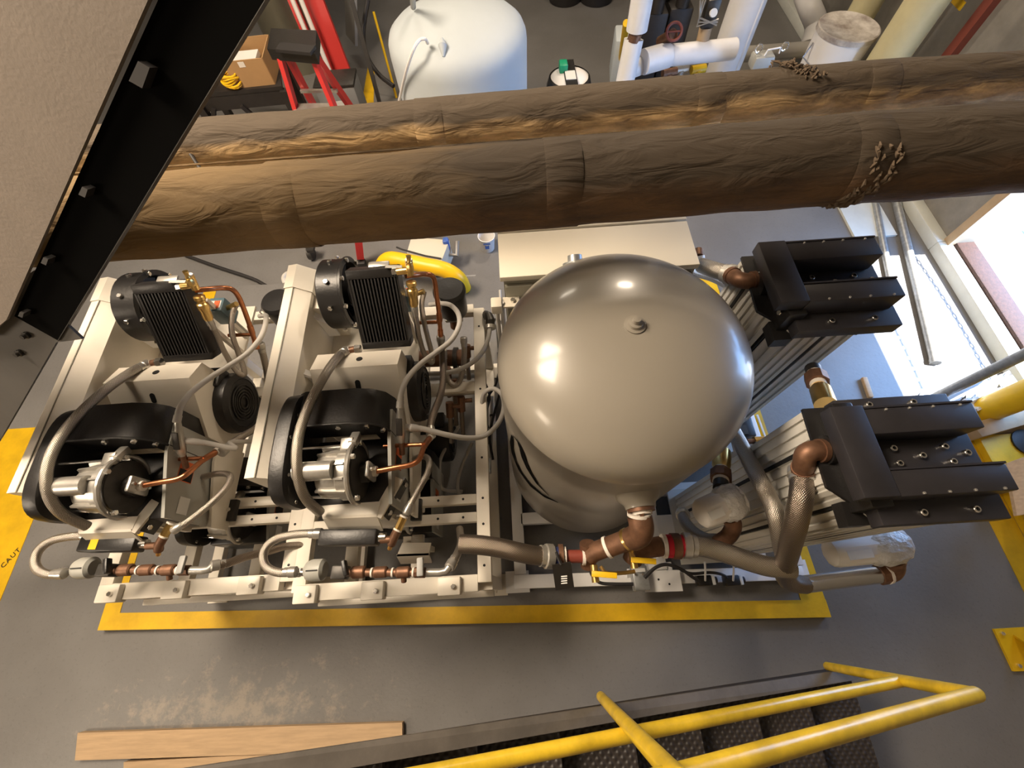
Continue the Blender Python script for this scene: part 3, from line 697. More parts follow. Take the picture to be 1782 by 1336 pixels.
# tray and black oil cooler at the front of each compressor
def make_tray():
    z = 1.245
    fl, fr = W(562, 903, z), W(656, 899, z); bl, brr = W(556, 880, z), W(662, 872, z)
    t = thing('mounting_tray', (fl + fr) / 2 - Vector((0, 0, .3)), 'folded cream tray in front of the silver pump, second compressor', 'tray', 'front trays')
    part('tray_top', MB().prism([fl, fr, brr, bl], (0, 0, -.01)), 'cream', t)
    lo = Vector((0, .012, -.09))
    part('front_lip', MB().prism([fl, fr, fr + lo + Vector((.0, -.055, 0)), fl + lo + Vector((0, -.055, 0))], (0, .01, .004)), 'cream', t)
    e = W(694, 832, 1.22)
    rail = part('side_rail', MB().beam(fr + Vector((-.004, 0, -.012)), e, 0.045, 0.024, bevel=.003), 'cream', t)
    dn = part('side_rail_web', MB().beam(fr + Vector((.022, 0, -.05)), e + Vector((.022, 0, -.04)), 0.006, 0.075), 'black_plastic', t)
    for f in (.12, .85):
        p = fr.lerp(e, f) + Vector((.025, 0, -.035)); piece('bolt', BOLT_L, dn, p, basis((1, 0, .4)))
    part('stand', MB().bb((fl.x + .03, fl.y + .04, ZS), (fl.x + .06, fl.y + .10, z - .012)).bb((fr.x - .06, fl.y + .04, ZS), (fr.x - .03, fl.y + .10, z - .012)), 'cream', t)
    return t
tray2 = make_tray(); OFF1 = (-0.985, 0, 0)
tray1 = copy_tree(tray2, OFF1, 'folded cream tray in front of the silver pump, leftmost compressor')
def make_oilcooler():
    z = 1.17
    a, b_ = W(560, 936, z), W(659, 935, z)
    t = thing('oil_cooler', (a + b_) / 2 - Vector((0, 0, .05)), 'black rectangular filter block below the cream tray, second compressor', 'filter block', 'black filter blocks')
    part('body', MB().beam(a, b_, 0.062, 0.07, bevel=.008), 'black_plastic', t)
    part('sticker', MB().beam(a.lerp(b_, .22) + Vector((0, .0, .0362)), a.lerp(b_, .36) + Vector((0, 0, .0362)), 0.045, 0.001), 'yellow', t)
    part('port', MB().cyl(b_, b_ + Vector((.03, 0, 0)), 0.018), 'bolt', t)
    return t
oil2 = make_oilcooler(); oil1 = copy_tree(oil2, (-0.985, 0.03, 0), 'black filter block with yellow sticker below the cream tray, leftmost compressor')
for ch in list(oil2.children):
    if ch.name.startswith('sticker'): bpy.data.objects.remove(ch)
lp = [W(556, 928, 1.17), W(520, 929, 1.17), W(484, 936, 1.165), W(463, 952, 1.16), W(458, 972, 1.155), W(466, 988, 1.15), W(486, 996, 1.15), W(512, 995, 1.15)]
lh2 = hose('braided_hose', lp, 0.0165, 'braid', 'braided steel hose looping left from the black filter block, second compressor', 'front loop hoses', (0, 1))
lh1 = copy_tree(lh2, (-0.955, 0.045, 0), 'braided steel hose looping left from the black filter block, at the lower left')

def make_manifold():
    z = 1.13
    t = thing('pipe_manifold', W(660, 995, z), 'row of bronze fittings, regulator and valve along the front rail, second compressor', 'manifold', 'front pipe manifolds')
    P_ = lambda x, y=996, zz=z: W(x, y, zz)
    part('hose_nut', MB().cyl(P_(510), P_(524), 0.018, 6).cyl(P_(524), P_(534), 0.014), 'steel', t)
    part('regulator', MB().lathe([(0.018, 0), (0.034, .012), (0.042, .03), (0.042, .075), (0.030, .085)], P_(530, 993), (1, 0, 0), 22), 'grey_box', t)
    part('regulator_slot', MB().bb(P_(545, 991) + Vector((-.01, -.008, .04)), P_(556, 991) + Vector((.01, -.002, .044))), 'black_matte', t)
    v = part('valve_body', MB().beam(P_(580), P_(606), 0.05, 0.055, bevel=.006), 'cast_dark', t)
    part('valve_handle', MB().beam(P_(598, 975, z + .05), P_(603, 1002, z + .05), 0.016, 0.03, bevel=.004), 'black_plastic', t)
    part('pipe', MB().cyl(P_(606), P_(735), 0.015), 'bronze', t)
    for x0, x1, rr in ((612, 640, .024), (650, 676, .022), (690, 714, .022)): part('fitting', MB().lathe([(rr * .8, 0), (rr, .006), (rr, .05), (rr * .8, .056)], P_(x0), (1, 0, 0), 14), 'bronze', t)
    for x in (646, 682, 718): part('tape', MB().cyl(P_(x), P_(x + 3), 0.0185), 'tape_white', t)
    part('side_port', MB().cyl(P_(702), P_(703, 1012, z - .02), 0.011), 'bronze', t)
    part('shutoff_valve', MB().cyl(P_(722), P_(740), .02, 8), 'bronze', t)
    part('shutoff_handle', MB().beam(P_(731, 970, z + .03), P_(731, 1003, z + .04), 0.026, 0.016, bevel=.005), 'grey_paint', t)
    part('end_elbow', MB().tube([P_(742), P_(765), P_(776, 994), P_(782, 986)], 0.016, 12), 'cast_alu', t)
    return t
man2 = make_manifold()
man1 = copy_tree(man2, (-0.965, 0.06, 0), 'row of bronze fittings, regulator and valve along the front rail, leftmost compressor')
hs = [W(784, 984, 1.13), W(795, 965, 1.1), W(802, 945, 1.0), W(800, 920, .9)]
hose('braided_hose', hs, 0.017, 'braid', 'short braided hose rising from the front manifold beside the cream corner post', None, (0,))
hs = [W(372, 984, 1.13), W(395, 980, 1.1), W(430, 968, 1.02), W(470, 958, .95), W(500, 950, .9), W(540, 948, .85)]
hose('braided_hose', hs, 0.017, 'braid_dark', 'braided hose running right from the leftmost front manifold under the rails', None, (0,))
def make_strainer():
    t = thing('relief_branch', W(690, 925, 1.15), 'slanting bronze fitting with brass nipple by the black filter block, second compressor', 'fitting', 'slanting bronze fittings')
    p = [W(681, 946, 1.15), W(684, 938, 1.17), W(692, 922, 1.18), W(702, 900, 1.19), W(708, 890, 1.19)]
    part('fitting', MB().tube(p[:3], .018, 12).cyl(p[1], p[1] + Vector((-.05, 0, 0)), .014), 'bronze', t)
    part('check_valve', MB().cyl(p[2], p[3], .0165, 8), 'brass', t)
    part('nipple', MB().cyl(p[0], p[0] + (p[0] - p[1]).normalized() * .03, .009), 'brass', t)
    for a in (p[1].lerp(p[2], .9), p[3]): part('tape', MB().cyl(a, a + (p[4] - p[2]).normalized() * .007, .0185), 'tape_white', t)
    return t
st2 = make_strainer(); st1 = copy_tree(st2, (-0.965, 0.03, 0), 'slanting bronze fitting with brass nipple by the black filter block, leftmost compressor')
ph = [W(708, 890, 1.19), W(718, 870, 1.20), W(732, 845, 1.19), W(745, 820, 1.16), W(746, 800, 1.12), W(735, 794, 1.08), W(715, 800, 1.05)]
s2 = hose('braided_hose', ph, 0.0135, 'braid', 'braided hose curving up from the slanting bronze fitting, second compressor', 'small front hoses', (0,))
ph1 = [W(305, 921, 1.19), W(330, 905, 1.2), W(362, 880, 1.2), W(385, 858, 1.19), W(400, 838, 1.17), W(398, 826, 1.15), W(378, 824, 1.12), W(352, 830, 1.1), W(322, 838, 1.08)]
hose('braided_hose', ph1, 0.0135, 'braid', 'braided hose curving back over itself beside the leftmost tray', 'small front hoses', (0, 1))

# hoses behind / right of the compressors
h = [W(750, 757, 1.21), W(749, 740, 1.2), W(756, 715, 1.16), W(766, 690, 1.1), W(771, 660, 1.02), W(770, 630, .98), W(768, 600, 1.12), W(767, 588, 1.165)]
rh2 = hose('braided_hose', h, 0.0165, 'braid_dark', 'braided hose climbing from the copper outlet to the copper riser, second compressor', 'outlet hoses', (0, 1))
h = [W(387, 786, 1.21), W(402, 772, 1.17), W(425, 757, 1.1), W(452, 738, 1.03), W(464, 700, .97), W(466, 660, .99), W(460, 625, 1.08), W(453, 600, 1.15)]
hose('braided_hose', h, 0.0165, 'braid', 'braided hose climbing from the copper outlet to the copper riser, leftmost compressor', 'outlet hoses', (0, 1))
def drop(x0, lab):
    o = Vector((x0, 0, 0))
    h = [W(721, 535, 1.42), W(725, 560, 1.35), W(729, 585, 1.29), W(737, 612, 1.22), W(746, 628, 1.18), W(752, 630, 1.16), W(752, 618, 1.18), W(745, 590, 1.23), W(738, 560, 1.28), W(734, 530, 1.30), W(738, 508, 1.31)]
    return hose('braided_hose', [p + o for p in h], 0.0125, 'braid', lab, 'relief valve hoses', (0,))
drop(0, 'thin braided hose dropping in a loop from the brass relief valve, second compressor')
drop(-PITCH, 'thin braided hose dropping in a loop from the brass relief valve, leftmost compressor')
def make_canister():
    t = thing('intake_filter', W(792, 545, .95), 'black intake filter canister with wire clip behind the second compressor', 'filter canister', 'black intake filters')
    c = W(788, 535, 1.0); r = 0.083
    part('canister', MB().lathe([(r * .9, 0), (r * .96, .01), (r, .15), (r * 1.06, .155), (r * 1.06, .172), (r * .9, .19), (0, .193)], c + Vector((0, 0, -.03)), (0.02, .05, 1), 28), 'black_plastic', t)
    part('neck', MB().cyl(c + Vector((-.01, -.02, -.16)), c + Vector((0, 0, -.03)), 0.03), 'bronze', t)
    part('collar', MB().bb(c + Vector((-.05, -.06, -.06)), c + Vector((.05, .02, -.035)), .005), 'cast_alu', t)
    wire = [c + Vector((-.07, -.055, .10)), c + Vector((-.06, -.072, .17)), c + Vector((-.045, -.06, .185)), c + Vector((-.035, -.075, .16)), c + Vector((-.045, -.08, .10))]
    part('wire_clip', MB().tube(wire, .003, 6), 'steel', t)
    return t
can2 = make_canister(); can1 = copy_tree(can2, (-PITCH, 0, 0), 'black intake filter canister with wire clip behind the leftmost compressor')
def make_actuator():
    t = thing('pressure_switch', W(745, 495, 1.25), 'blue-grey pressure switch box beside the radiator, second compressor', 'pressure switch', 'pressure switches')
    c = W(706, 520, 1.28)
    part('box', MB().box(c, (.08, .08, .12), bevel=.01), 'blue_motor', t)
    part('label_plate', MB().box(c + Vector((.0, -.005, .061)), (.06, .045, .002)), 'label_white', t)
    part('label_stripe', MB().box(c + Vector((.012, -.005, .0625)), (.026, .042, .002)), 'label_orange', t)
    part('port', MB().cyl(c + Vector((.03, 0, .02)), c + Vector((.10, .0, .05)), .012), 'brass', t)
    part('stem', MB().cyl(c - Vector((0, 0, .2)), c, .012), 'cast_alu', t)
    return t
ac2 = make_actuator(); ac1 = copy_tree(ac2, (-PITCH + .015, 0.0, 0), 'blue-grey pressure switch box beside the radiator, leftmost compressor')

# services between the rack and the air tank
sp = [W(852, 553, .86), W(852, 575, .88), W(846, 600, .92), W(832, 622, .96), W(810, 638, .98), W(780, 648, .98), W(745, 650, .97), W(722, 648, .95)]
hose('flex_conduit', sp, 0.0125, 'conduit', 'dark grey conduit curving down from the elbow on the cream rail to the rack', None, None, cat='conduit')
t = thing('conduit_elbow', W(849, 555, .80), 'grey conduit elbow fitting on the back corner of the cream rail', 'conduit elbow')
part('body', MB().tube([W(846, 548, .86), W(850, 550, .90), W(853, 556, .90), W(853, 568, .87)], .027, 12), 'cast_dark', t)
part('lock_ring', MB().cyl(W(853, 566, .875), W(853, 572, .87), .032), 'cast_alu', t)
def riser(px0, px1, z0, z1, r, m, lab, cat='conduit'):
    a, b_ = W(*px0, z0), W(*px1, z1)
    t = thing('straight_conduit', a, lab, cat); part('tube', MB().cyl(a, b_, r, 12), m, t)
    part('strap', MB().cyl(a.lerp(b_, .3), a.lerp(b_, .33), r * 1.35, 10), 'black_rubber', t)
    return t
riser((862, 520), (872, 640), .7, .62, .013, 'galv', 'long shiny steel conduit running beside the cabinet behind the rail')
riser((870, 505), (878, 700), .55, .5, .009, 'conduit', 'thin grey conduit running along the cabinet edge by the tank')
riser((846, 700), (846, 940), .45, .45, .014, 'galv', 'steel conduit running forward between rack and tank')
riser((856, 690), (854, 800), .30, .3, .010, 'conduit', 'thin low conduit between rack and tank')
t = thing('junction_box', W(847, 812, .44), 'small steel junction box on the conduit between rack and tank', 'junction box')
part('body', MB().box(W(847, 811, .47), (.05, .085, .045), bevel=.004), 'galv', t)
for yy in (-.03, .03): piece('bolt', BOLT, t, W(847, 811, .4925) + Vector((0, yy, 0)))
wires = [((842, 660), (852, 690), (846, 720), (848, 760), (838, 800)), ((870, 640), (862, 670), (850, 690), (842, 720), (850, 745)), ((875, 650), (868, 690), (860, 720), (852, 760), (858, 800)),
         ((800, 740), (770, 790), (765, 820), (770, 850), (805, 855)), ((822, 770), (808, 800), (797, 835), (800, 860), (822, 862))]
for i, w in enumerate(wires):
    lab = ['black cable dropping beside the cream rail near the tank', 'black cable crossing behind the looped grey conduit', 'black cable hanging close to the tank side', 'grey cable curving below the rack beside the copper outlet', 'thin grey cable loop under the rack beside the rail'][i]
    solo('cable', MB().tube([W(*p, .42 - .03 * k) for k, p in enumerate(w)], .008 if i < 3 else .0105, 8, smooth=6), 'black_rubber' if i < 3 else 'conduit', lab, 'cable')
for i, (x, y) in enumerate(((841, 668), (872, 648))):
    solo('cable_tag', MB().box(W(x, y, .46), (.022, .05, .004)), 'yellow', ['yellow tag on the cables beside the cream rail', 'yellow tag on the cables beside the tank'][i], 'tag')
# valve tree in the shade right of the second compressor
for i, (x, y0, y1) in enumerate(((778, 640, 690), (790, 660, 740), (802, 690, 760), (812, 600, 660), (782, 700, 770))):
    t = thing('hose_drop', W(x, y1, .55), ['bronze fitting and hose hanging behind the second motor, nearest the motor', 'bronze fitting and hose hanging behind the second motor, middle of the row', 'bronze fitting and hose in the shade beside the rail', 'bronze elbow fitting above the hanging hoses by the rail', 'bronze fitting lowest in the shade below the motor'][i], 'fitting', None)
    a, b_ = W(x, y0, .85), W(x + 4, y1, .68)
    part('fitting', MB().cyl(a, a.lerp(b_, .35), .022, 8).cyl(a.lerp(b_, .1), a.lerp(b_, .1) + Vector((.06, 0, 0)), .012), 'bronze', t)
    part('tube', MB().cyl(a.lerp(b_, .35), b_, .013), 'braid_dark', t)
u = [W(772, 612, 1.0), W(774, 640, .94), W(780, 660, .9), W(790, 670, .88), W(800, 662, .89), W(806, 640, .92), W(808, 612, .97), W(807, 590, 1.02)]
hose('braided_hose', u, 0.015, 'braid', 'braided hose hanging in a U between the copper riser and the bronze elbow', None, (0, 1))
t = thing('air_header', W(760, 640, .8), 'brown horizontal air header pipe at the back of the rack', 'pipe'); part('tube', MB().cyl(W(720, 625, .75), W(815, 622, .75), .05, 18), 'bronze', t); part('flange', MB().cyl(W(790, 623, .75), W(797, 623, .75), .065, 18), 'cast_dark', t)

t = thing('lower_tray', W(718, 958, .40), 'cream tray in the shade under the second compressor, right of the slanting fitting', 'tray')
lt = [W(690, 968, .75), W(746, 966, .75), W(750, 944, .75), W(700, 944, .75)]
part('tray_top', MB().prism(lt, (0, 0, -.015)), 'cream', t); part('front_lip', MB().prism([lt[0], lt[1], lt[1] + Vector((0, -.03, -.08)), lt[0] + Vector((0, -.03, -.08))], (0, .01, 0)), 'cream', t)
part('leg', MB().bb(lt[3] + Vector((0, 0, -.6)), lt[3] + Vector((.04, .03, -.015))), 'cream', t)

# ================================================================== AIR TANK
TX, TY, TR, TZ = 0.375, 0.733, 0.445, 1.84
DH = 0.23
prof = []
for k in range(9): a = math.pi / 2 * k / 8; prof.append((max(TR * math.sin(a), 1e-5), 0.36 - 0.17 * math.cos(a)))
prof += [(TR, 0.40), (TR, 0.9), (TR, 1.4), (TR, TZ - DH - .012), (TR * 1.004, TZ - DH - .01), (TR * 1.004, TZ - DH)]
for k in range(1, 17):
    a = math.pi / 2 * k / 16; prof.append((max(TR * math.cos(a) ** 0.92, 1e-5), TZ - DH + DH * math.sin(a)))
t = thing('air_receiver_tank', (TX, TY, 0.13), 'large glossy beige upright air receiver tank with domed top', 'tank')
part('shell', MB().lathe(prof, (TX, TY, 0), (0, 0, 1), 96), 'tank_paint', t, ang=60)
part('top_plug', MB().lathe([(0.032, -0.012), (0.034, 0.004), (0.024, 0.006), (0.022, 0.016), (0.013, 0.018), (0.012, 0.034), (0.0, 0.036)], (TX, TY, TZ), (0, 0, 1), 24), 'tank_paint', t)
part('back_nozzle', MB().lathe([(0.05, 0), (0.05, .03), (.03, .035), (.028, .06)], (TX - .12, TY + .40, TZ - DH + .02), (0, .9, .5), 20), 'galv', t)
for a in (0.6, 2.4, 4.0, 5.4):
    x, y = TX + .36 * math.cos(a), TY + .36 * math.sin(a)
    part('leg', MB().bb((x - .035, y - .035, .10), (x + .035, y + .035, .40)), 'tank_paint', t)
def on_tank(px, py, r=TR + .0015):
    o = Vector((0, 0, CAMZ)); w = RW @ Vector((px - CX, -(py - CY), -FPX))
    ox, oy = o.x - TX, o.y - TY
    A = w.x ** 2 + w.y ** 2; B_ = 2 * (ox * w.x + oy * w.y); C = ox * ox + oy * oy - r * r
    s = (-B_ - math.sqrt(max(B_ * B_ - 4 * A * C, 0))) / (2 * A); return o + w * s
def swoosh(pts, wmax):
    pts = [(a[0] + (b_[0] - a[0]) * k / 5, a[1] + (b_[1] - a[1]) * k / 5) for a, b_ in zip(pts, pts[1:]) for k in range(5)] + [pts[-1]]
    P_ = [on_tank(*p, TR + .004) for p in pts]; n = len(P_); m = MB()
    for i, p in enumerate(P_):
        f = i / (n - 1); w = wmax * (0.25 + math.sin(math.pi * f))
        tdir = (P_[min(i + 1, n - 1)] - P_[max(i - 1, 0)]).normalized(); nr = Vector((p.x - TX, p.y - TY, 0)).normalized(); s = tdir.cross(nr)
        m.v += [p + s * w, p - s * w]
    m.f = [[2 * i, 2 * i + 1, 2 * i + 3, 2 * i + 2] for i in range(n - 1)]
    return m
part('emblem_line', swoosh([(891, 758), (890, 775), (894, 795), (905, 820), (922, 843), (945, 862), (971, 874)], .024), 'string_black', t)
part('emblem_line', swoosh([(893, 758), (902, 770), (908, 785), (912, 800), (920, 818), (935, 842), (955, 862)], .015), 'string_black', t)
oc = on_tank(1110, 862, TR)
nrm = Vector((oc.x - TX, oc.y - TY, 0)).normalized()
part('outlet_boss', MB().lathe([(0.085, -.03), (0.075, 0.01), (0.055, .03), (0.052, .045)], oc, nrm, 24), 'tank_paint', t)

# outlet piping in front of the tank
def pipe_run(name, segs, label, cat='pipe', group=None, base=None):
    """segs: list of (part name, points, radius, material)"""
    t = thing(name, base if base is not None else Vector(segs[0][1][0]), label, cat, group)
    for nm, pts, r, m in segs: part(nm, MB().tube(pts, r, 16, smooth=5 if len(pts) > 2 else 0), m, t)
    return t
zo = oc.z
o1 = oc + nrm * .045; e1 = W(1115, 918, zo - .03)
pipe_run('tank_outlet_pipe', [
    ('coupling', [oc + nrm * .03, o1 + nrm * .012], .048, 'bronze'), ('tape', [o1 + nrm * .012, o1 + nrm * .022], .036, 'tape_white'),
    ('nipple', [o1 + nrm * .02, W(1112, 893, zo)], .034, 'bronze'), ('tape', [W(1112, 892, zo), W(1112, 897, zo - .005)], .041, 'tape_white'),
    ('elbow', [W(1113, 899, zo - .01), W(1116, 916, zo - .02), W(1113, 930, zo - .05), W(1100, 937, zo - .09)], .043, 'bronze'),
    ('tape', [W(1096, 937, zo - .1), W(1090, 940, zo - .11)], .042, 'brass'),
    ('tee', [W(1094, 938, zo - .10), W(1060, 951, zo - .16)], .037, 'bronze'), ('tape', [W(1060, 951, zo - .16), W(1055, 953, zo - .165)], .041, 'tape_white'),
    ('elbow', [W(1058, 951, zo - .16), W(1035, 960, zo - .2), W(1025, 968, zo - .22)], .035, 'bronze'),
    ('drain_leg', [W(1022, 945, zo - .2), W(1024, 985, zo - .26)], .03, 'bronze')],
    'bronze elbow and fittings leading from the front of the beige tank', base=oc - Vector((0, 0, .3)))
zl = zo - .22
pipe_run('tank_inlet_pipe', [('red_pipe', [W(1018, 968, zl), W(982, 968, zl)], .024, 'red_iron'), ('tape', [W(1018, 968, zl), W(1013, 968, zl)], .032, 'tape_white'),
    ('tape', [W(985, 968, zl), W(980, 968, zl)], .036, 'tape_white'), ('union', [W(980, 968, zl), W(972, 968, zl)], .045, 'bronze'), ('blue_tape', [W(972, 968, zl), W(957, 968, zl)], .036, 'blue_tape')],
    'red pipe with union and blue tape below the beige tank')
hose('braided_hose', [W(957, 968, zl), W(930, 966, zl + .02), W(900, 960, zl + .04), W(870, 953, zl + .05), W(835, 948, zl + .06), W(800, 946, zl + .06)], .036, 'braid_dark', 'braided hose running left from the blue-taped union under the cream rail', None, (0,))
t = thing('hang_tag', W(982, 1000, zl), 'black hang tag with white print on the blue-taped union', 'tag')
part('tag_card', MB().beam(W(977, 980, zl + .06), W(983, 1024, zl + .0), .07, .004), 'black_plastic', t)
for k in range(4): part('print_line', MB().beam(W(976.5, 1003 + k * 4, zl + .034 - k * .006), W(987, 1002 + k * 4, zl + .034 - k * .006), .004, .002), 'label_white', t)
part('tie', MB().tube([W(968, 960, zl + .06), W(972, 972, zl + .06), W(977, 982, zl + .06)], .006, 6), 'black_plastic', t)
pipe_run('dryer_feed_pipe', [('elbow', [W(1100, 975, zl - .02), W(1106, 962, zl), W(1120, 955, zl), W(1150, 950, zl)], .037, 'bronze'), ('tape', [W(1152, 950, zl), W(1158, 950, zl)], .045, 'tape_white'),
    ('red_tape', [W(1159, 950, zl), W(1170, 950, zl)], .043, 'red_tape'), ('union_nut', [W(1168, 950, zl), W(1182, 950, zl)], .048, 'bronze'), ('red_tape', [W(1182, 950, zl), W(1192, 949, zl)], .041, 'red_tape')],
    'bronze elbow and red-taped union right of the tank outlet')
hose('braided_hose', [W(1192, 949, zl), W(1225, 952, zl), W(1262, 962, zl), W(1300, 975, zl), W(1340, 986, zl), W(1380, 988, zl)], .037, 'braid', 'braided hose running right from the red-taped union', None, (0,))
for i, (x, y) in enumerate(((1102, 974), (1035, 998))):
    t = thing('drain_valve', W(x, y, zl), ['yellow-handled drain valve under the tank elbow', 'yellow-handled drain valve below the tank fittings'][i], 'valve')
    p = W(x, y, zl + .02)
    part('body', MB().cyl(p + Vector((0, .03, .0)), p + Vector((0, -.03, 0)), .014), 'brass', t); part('stem', MB().cyl(p, p + Vector((0, 0, .03)), .008), 'bolt', t)
    part('handle', MB().beam(p + Vector((-.015, 0, .03)), p + Vector((.075, -.012, .035)), .02, .006, bevel=.002), 'yellow', t)
solo('copper_tube', MB().tube([W(1045, 985, zl), W(1055, 996, zl), W(1080, 997, zl), W(1105, 994, zl)], .007, 8, smooth=5), 'brass', 'thin brass sensing tube by the drain valve', 'tube')
solo('cable', MB().tube([W(1025, 985, .45), W(1032, 1003, .42), W(1045, 1014, .4), W(1070, 1016, .4), W(1102, 1016, .4)], .009, 8, smooth=6), 'black_rubber', 'black cable curving below the tank to the steel box', 'cable')
solo('cable', MB().tube([W(1122, 1005, .42), W(1140, 988, .45), W(1160, 982, .45), W(1185, 990, .44), W(1205, 1004, .4), W(1215, 1010, .38)], .009, 8, smooth=6), 'black_rubber', 'black cable arching right from the steel box', 'cable')

# skid frame under tank and dryers
t = thing('skid_frame', (0.75, 0.9, PZ), 'white steel skid frame under the tank and dryers', 'frame')
Z0 = PZ + .005
def sk(a, b_, w=.07, h=.07, nm='rail'): return part(nm, MB().beam(a, b_, w, h, bevel=.004), 'cream_hi', t)
zf = .12
sk((-0.10, 0.06, zf), (1.60, 0.02, zf), .075); sk((-0.06, 0.10, zf), (-0.06, 1.75, zf)); sk((0.78, 0.08, zf), (0.78, 1.75, zf)); sk((1.58, 0.06, zf), (1.55, 1.75, zf))
sk((-0.04, 0.42, zf), (0.75, 0.42, zf)); sk((-0.04, 1.2, zf), (1.55, 1.2, zf)); sk((0.8, 0.55, zf), (1.55, 0.55, zf)); sk((0.8, .33, zf + .02), (1.0, .33, zf + .02), .12, .06)
sk((-0.06, 1.74, zf), (1.55, 1.74, zf))
for x, y in ((-.08, .06), (1.57, .03), (-.06, 1.74), (1.55, 1.74), (.78, .06)): part('foot_plate', MB().bb((x - .07, y - .06, PZ + .003), (x + .07, y + .06, PZ + .085)), 'cream_hi', t)
pl = part('bracket_plate', MB().beam(W(1120, 1012, .2), W(1185, 1010, .2), .11, .008), 'cream_hi', t)
for x, y in ((1125, 1008), (1146, 1008), (1165, 1016)): piece('hole', HOLE, pl, W(x, y, .206))
part('post', MB().beam(W(1097, 990, .2), W(1097, 1004, .15), .04, .01), 'cream_hi', t)
t = thing('outlet_box', W(1113, 1007, .2), 'galvanised electrical box on the skid rail below the tank', 'electrical box')
part('box', MB().box(W(1113, 1006, .24), (.085, .13, .08), bevel=.005), 'galv', t)
part('lid', MB().box(W(1111, 992, .285), (.075, .02, .006)), 'label_white', t)
for dx in (-.02, .02): piece('bolt', BOLT, t, W(1113, 1006, .28) + Vector((dx, .02, 0)))
for i, x in enumerate((1224, 1272)):
    t = thing('limit_switch', W(x, 1010, .2), ['black switch block on the skid rail, nearer the tank', 'black switch block on the skid rail, farther from the tank'][i], 'switch', 'black switch blocks')
    c = W(x, 1010, .22)
    part('block', MB().box(c, (.08, .055, .06), bevel=.006), 'black_plastic', t); part('connector', MB().cyl(c + Vector((.04, 0, 0)), c + Vector((.075, 0, 0)), .018), 'black_rubber', t)
    part('collar', MB().box(c + Vector((.05, 0, 0)), (.02, .05, .05), bevel=.004), 'label_white', t)
    part('tube', MB().tube([c + Vector((.0, 0, .03)), c + Vector((-.012, .05, .1)), c + Vector((-.02, .09, .14))], .006, 8), 'white_plastic', t)
solo('cable', MB().tube([W(1185, 992, .3), W(1205, 998, .28), W(1235, 996, .28), W(1258, 1000, .27), W(1270, 1010, .22)], .008, 8, smooth=5), 'black_rubber', 'thin black cable looping between the two switch blocks', 'cable')

# ================================================================== CONTROL CABINET behind the tank
t = thing('control_cabinet', (0.38, 1.42, PZ), 'wide beige steel control cabinet behind the beige tank', 'cabinet')
part('body', MB().bb((-0.035, 1.245, .14), (0.81, 1.60, 1.47)), 'cab_dark', t)
part('top', MB().bb((-0.05, 1.232, 1.47), (0.815, 1.485, 1.50), .004), 'cab_beige', t)
part('top', MB().bb((-0.05, 1.492, 1.47), (0.815, 1.62, 1.505), .004), 'cab_beige', t)
part('door', MB().bb((-0.03, 1.225, .3), (0.80, 1.245, 1.44), .004), 'cab_dark', t)
br = part('corner_bracket', MB().bb((-0.045, 1.17, 1.36), (0.03, 1.225, 1.37)), 'cab_beige', t); piece('bolt', BOLT_L, br, (0.0, 1.2, 1.37))
part('leg', MB().bb((-0.02, 1.27, PZ + .1), (0.05, 1.33, .14)).bb((0.73, 1.27, PZ + .1), (0.80, 1.33, .14)), 'cab_dark', t)
t = thing('cabinet_conduit', W(868, 500, 1.2), 'pair of grey conduits down the left edge of the beige cabinet', 'conduit')
for dx in (0, .03): part('tube', MB().cyl((-0.075 + dx * .8, 1.19, 1.38), (-0.085 + dx, 1.17, .2), .0105), 'conduit', t)
part('strap', MB().bb((-.105, 1.15, .9), (-.02, 1.19, .93)), 'black_rubber', t)
part('gland', MB().bb((-0.10, 1.16, 1.33), (-0.05, 1.215, 1.39), .006), 'cab_beige', t)

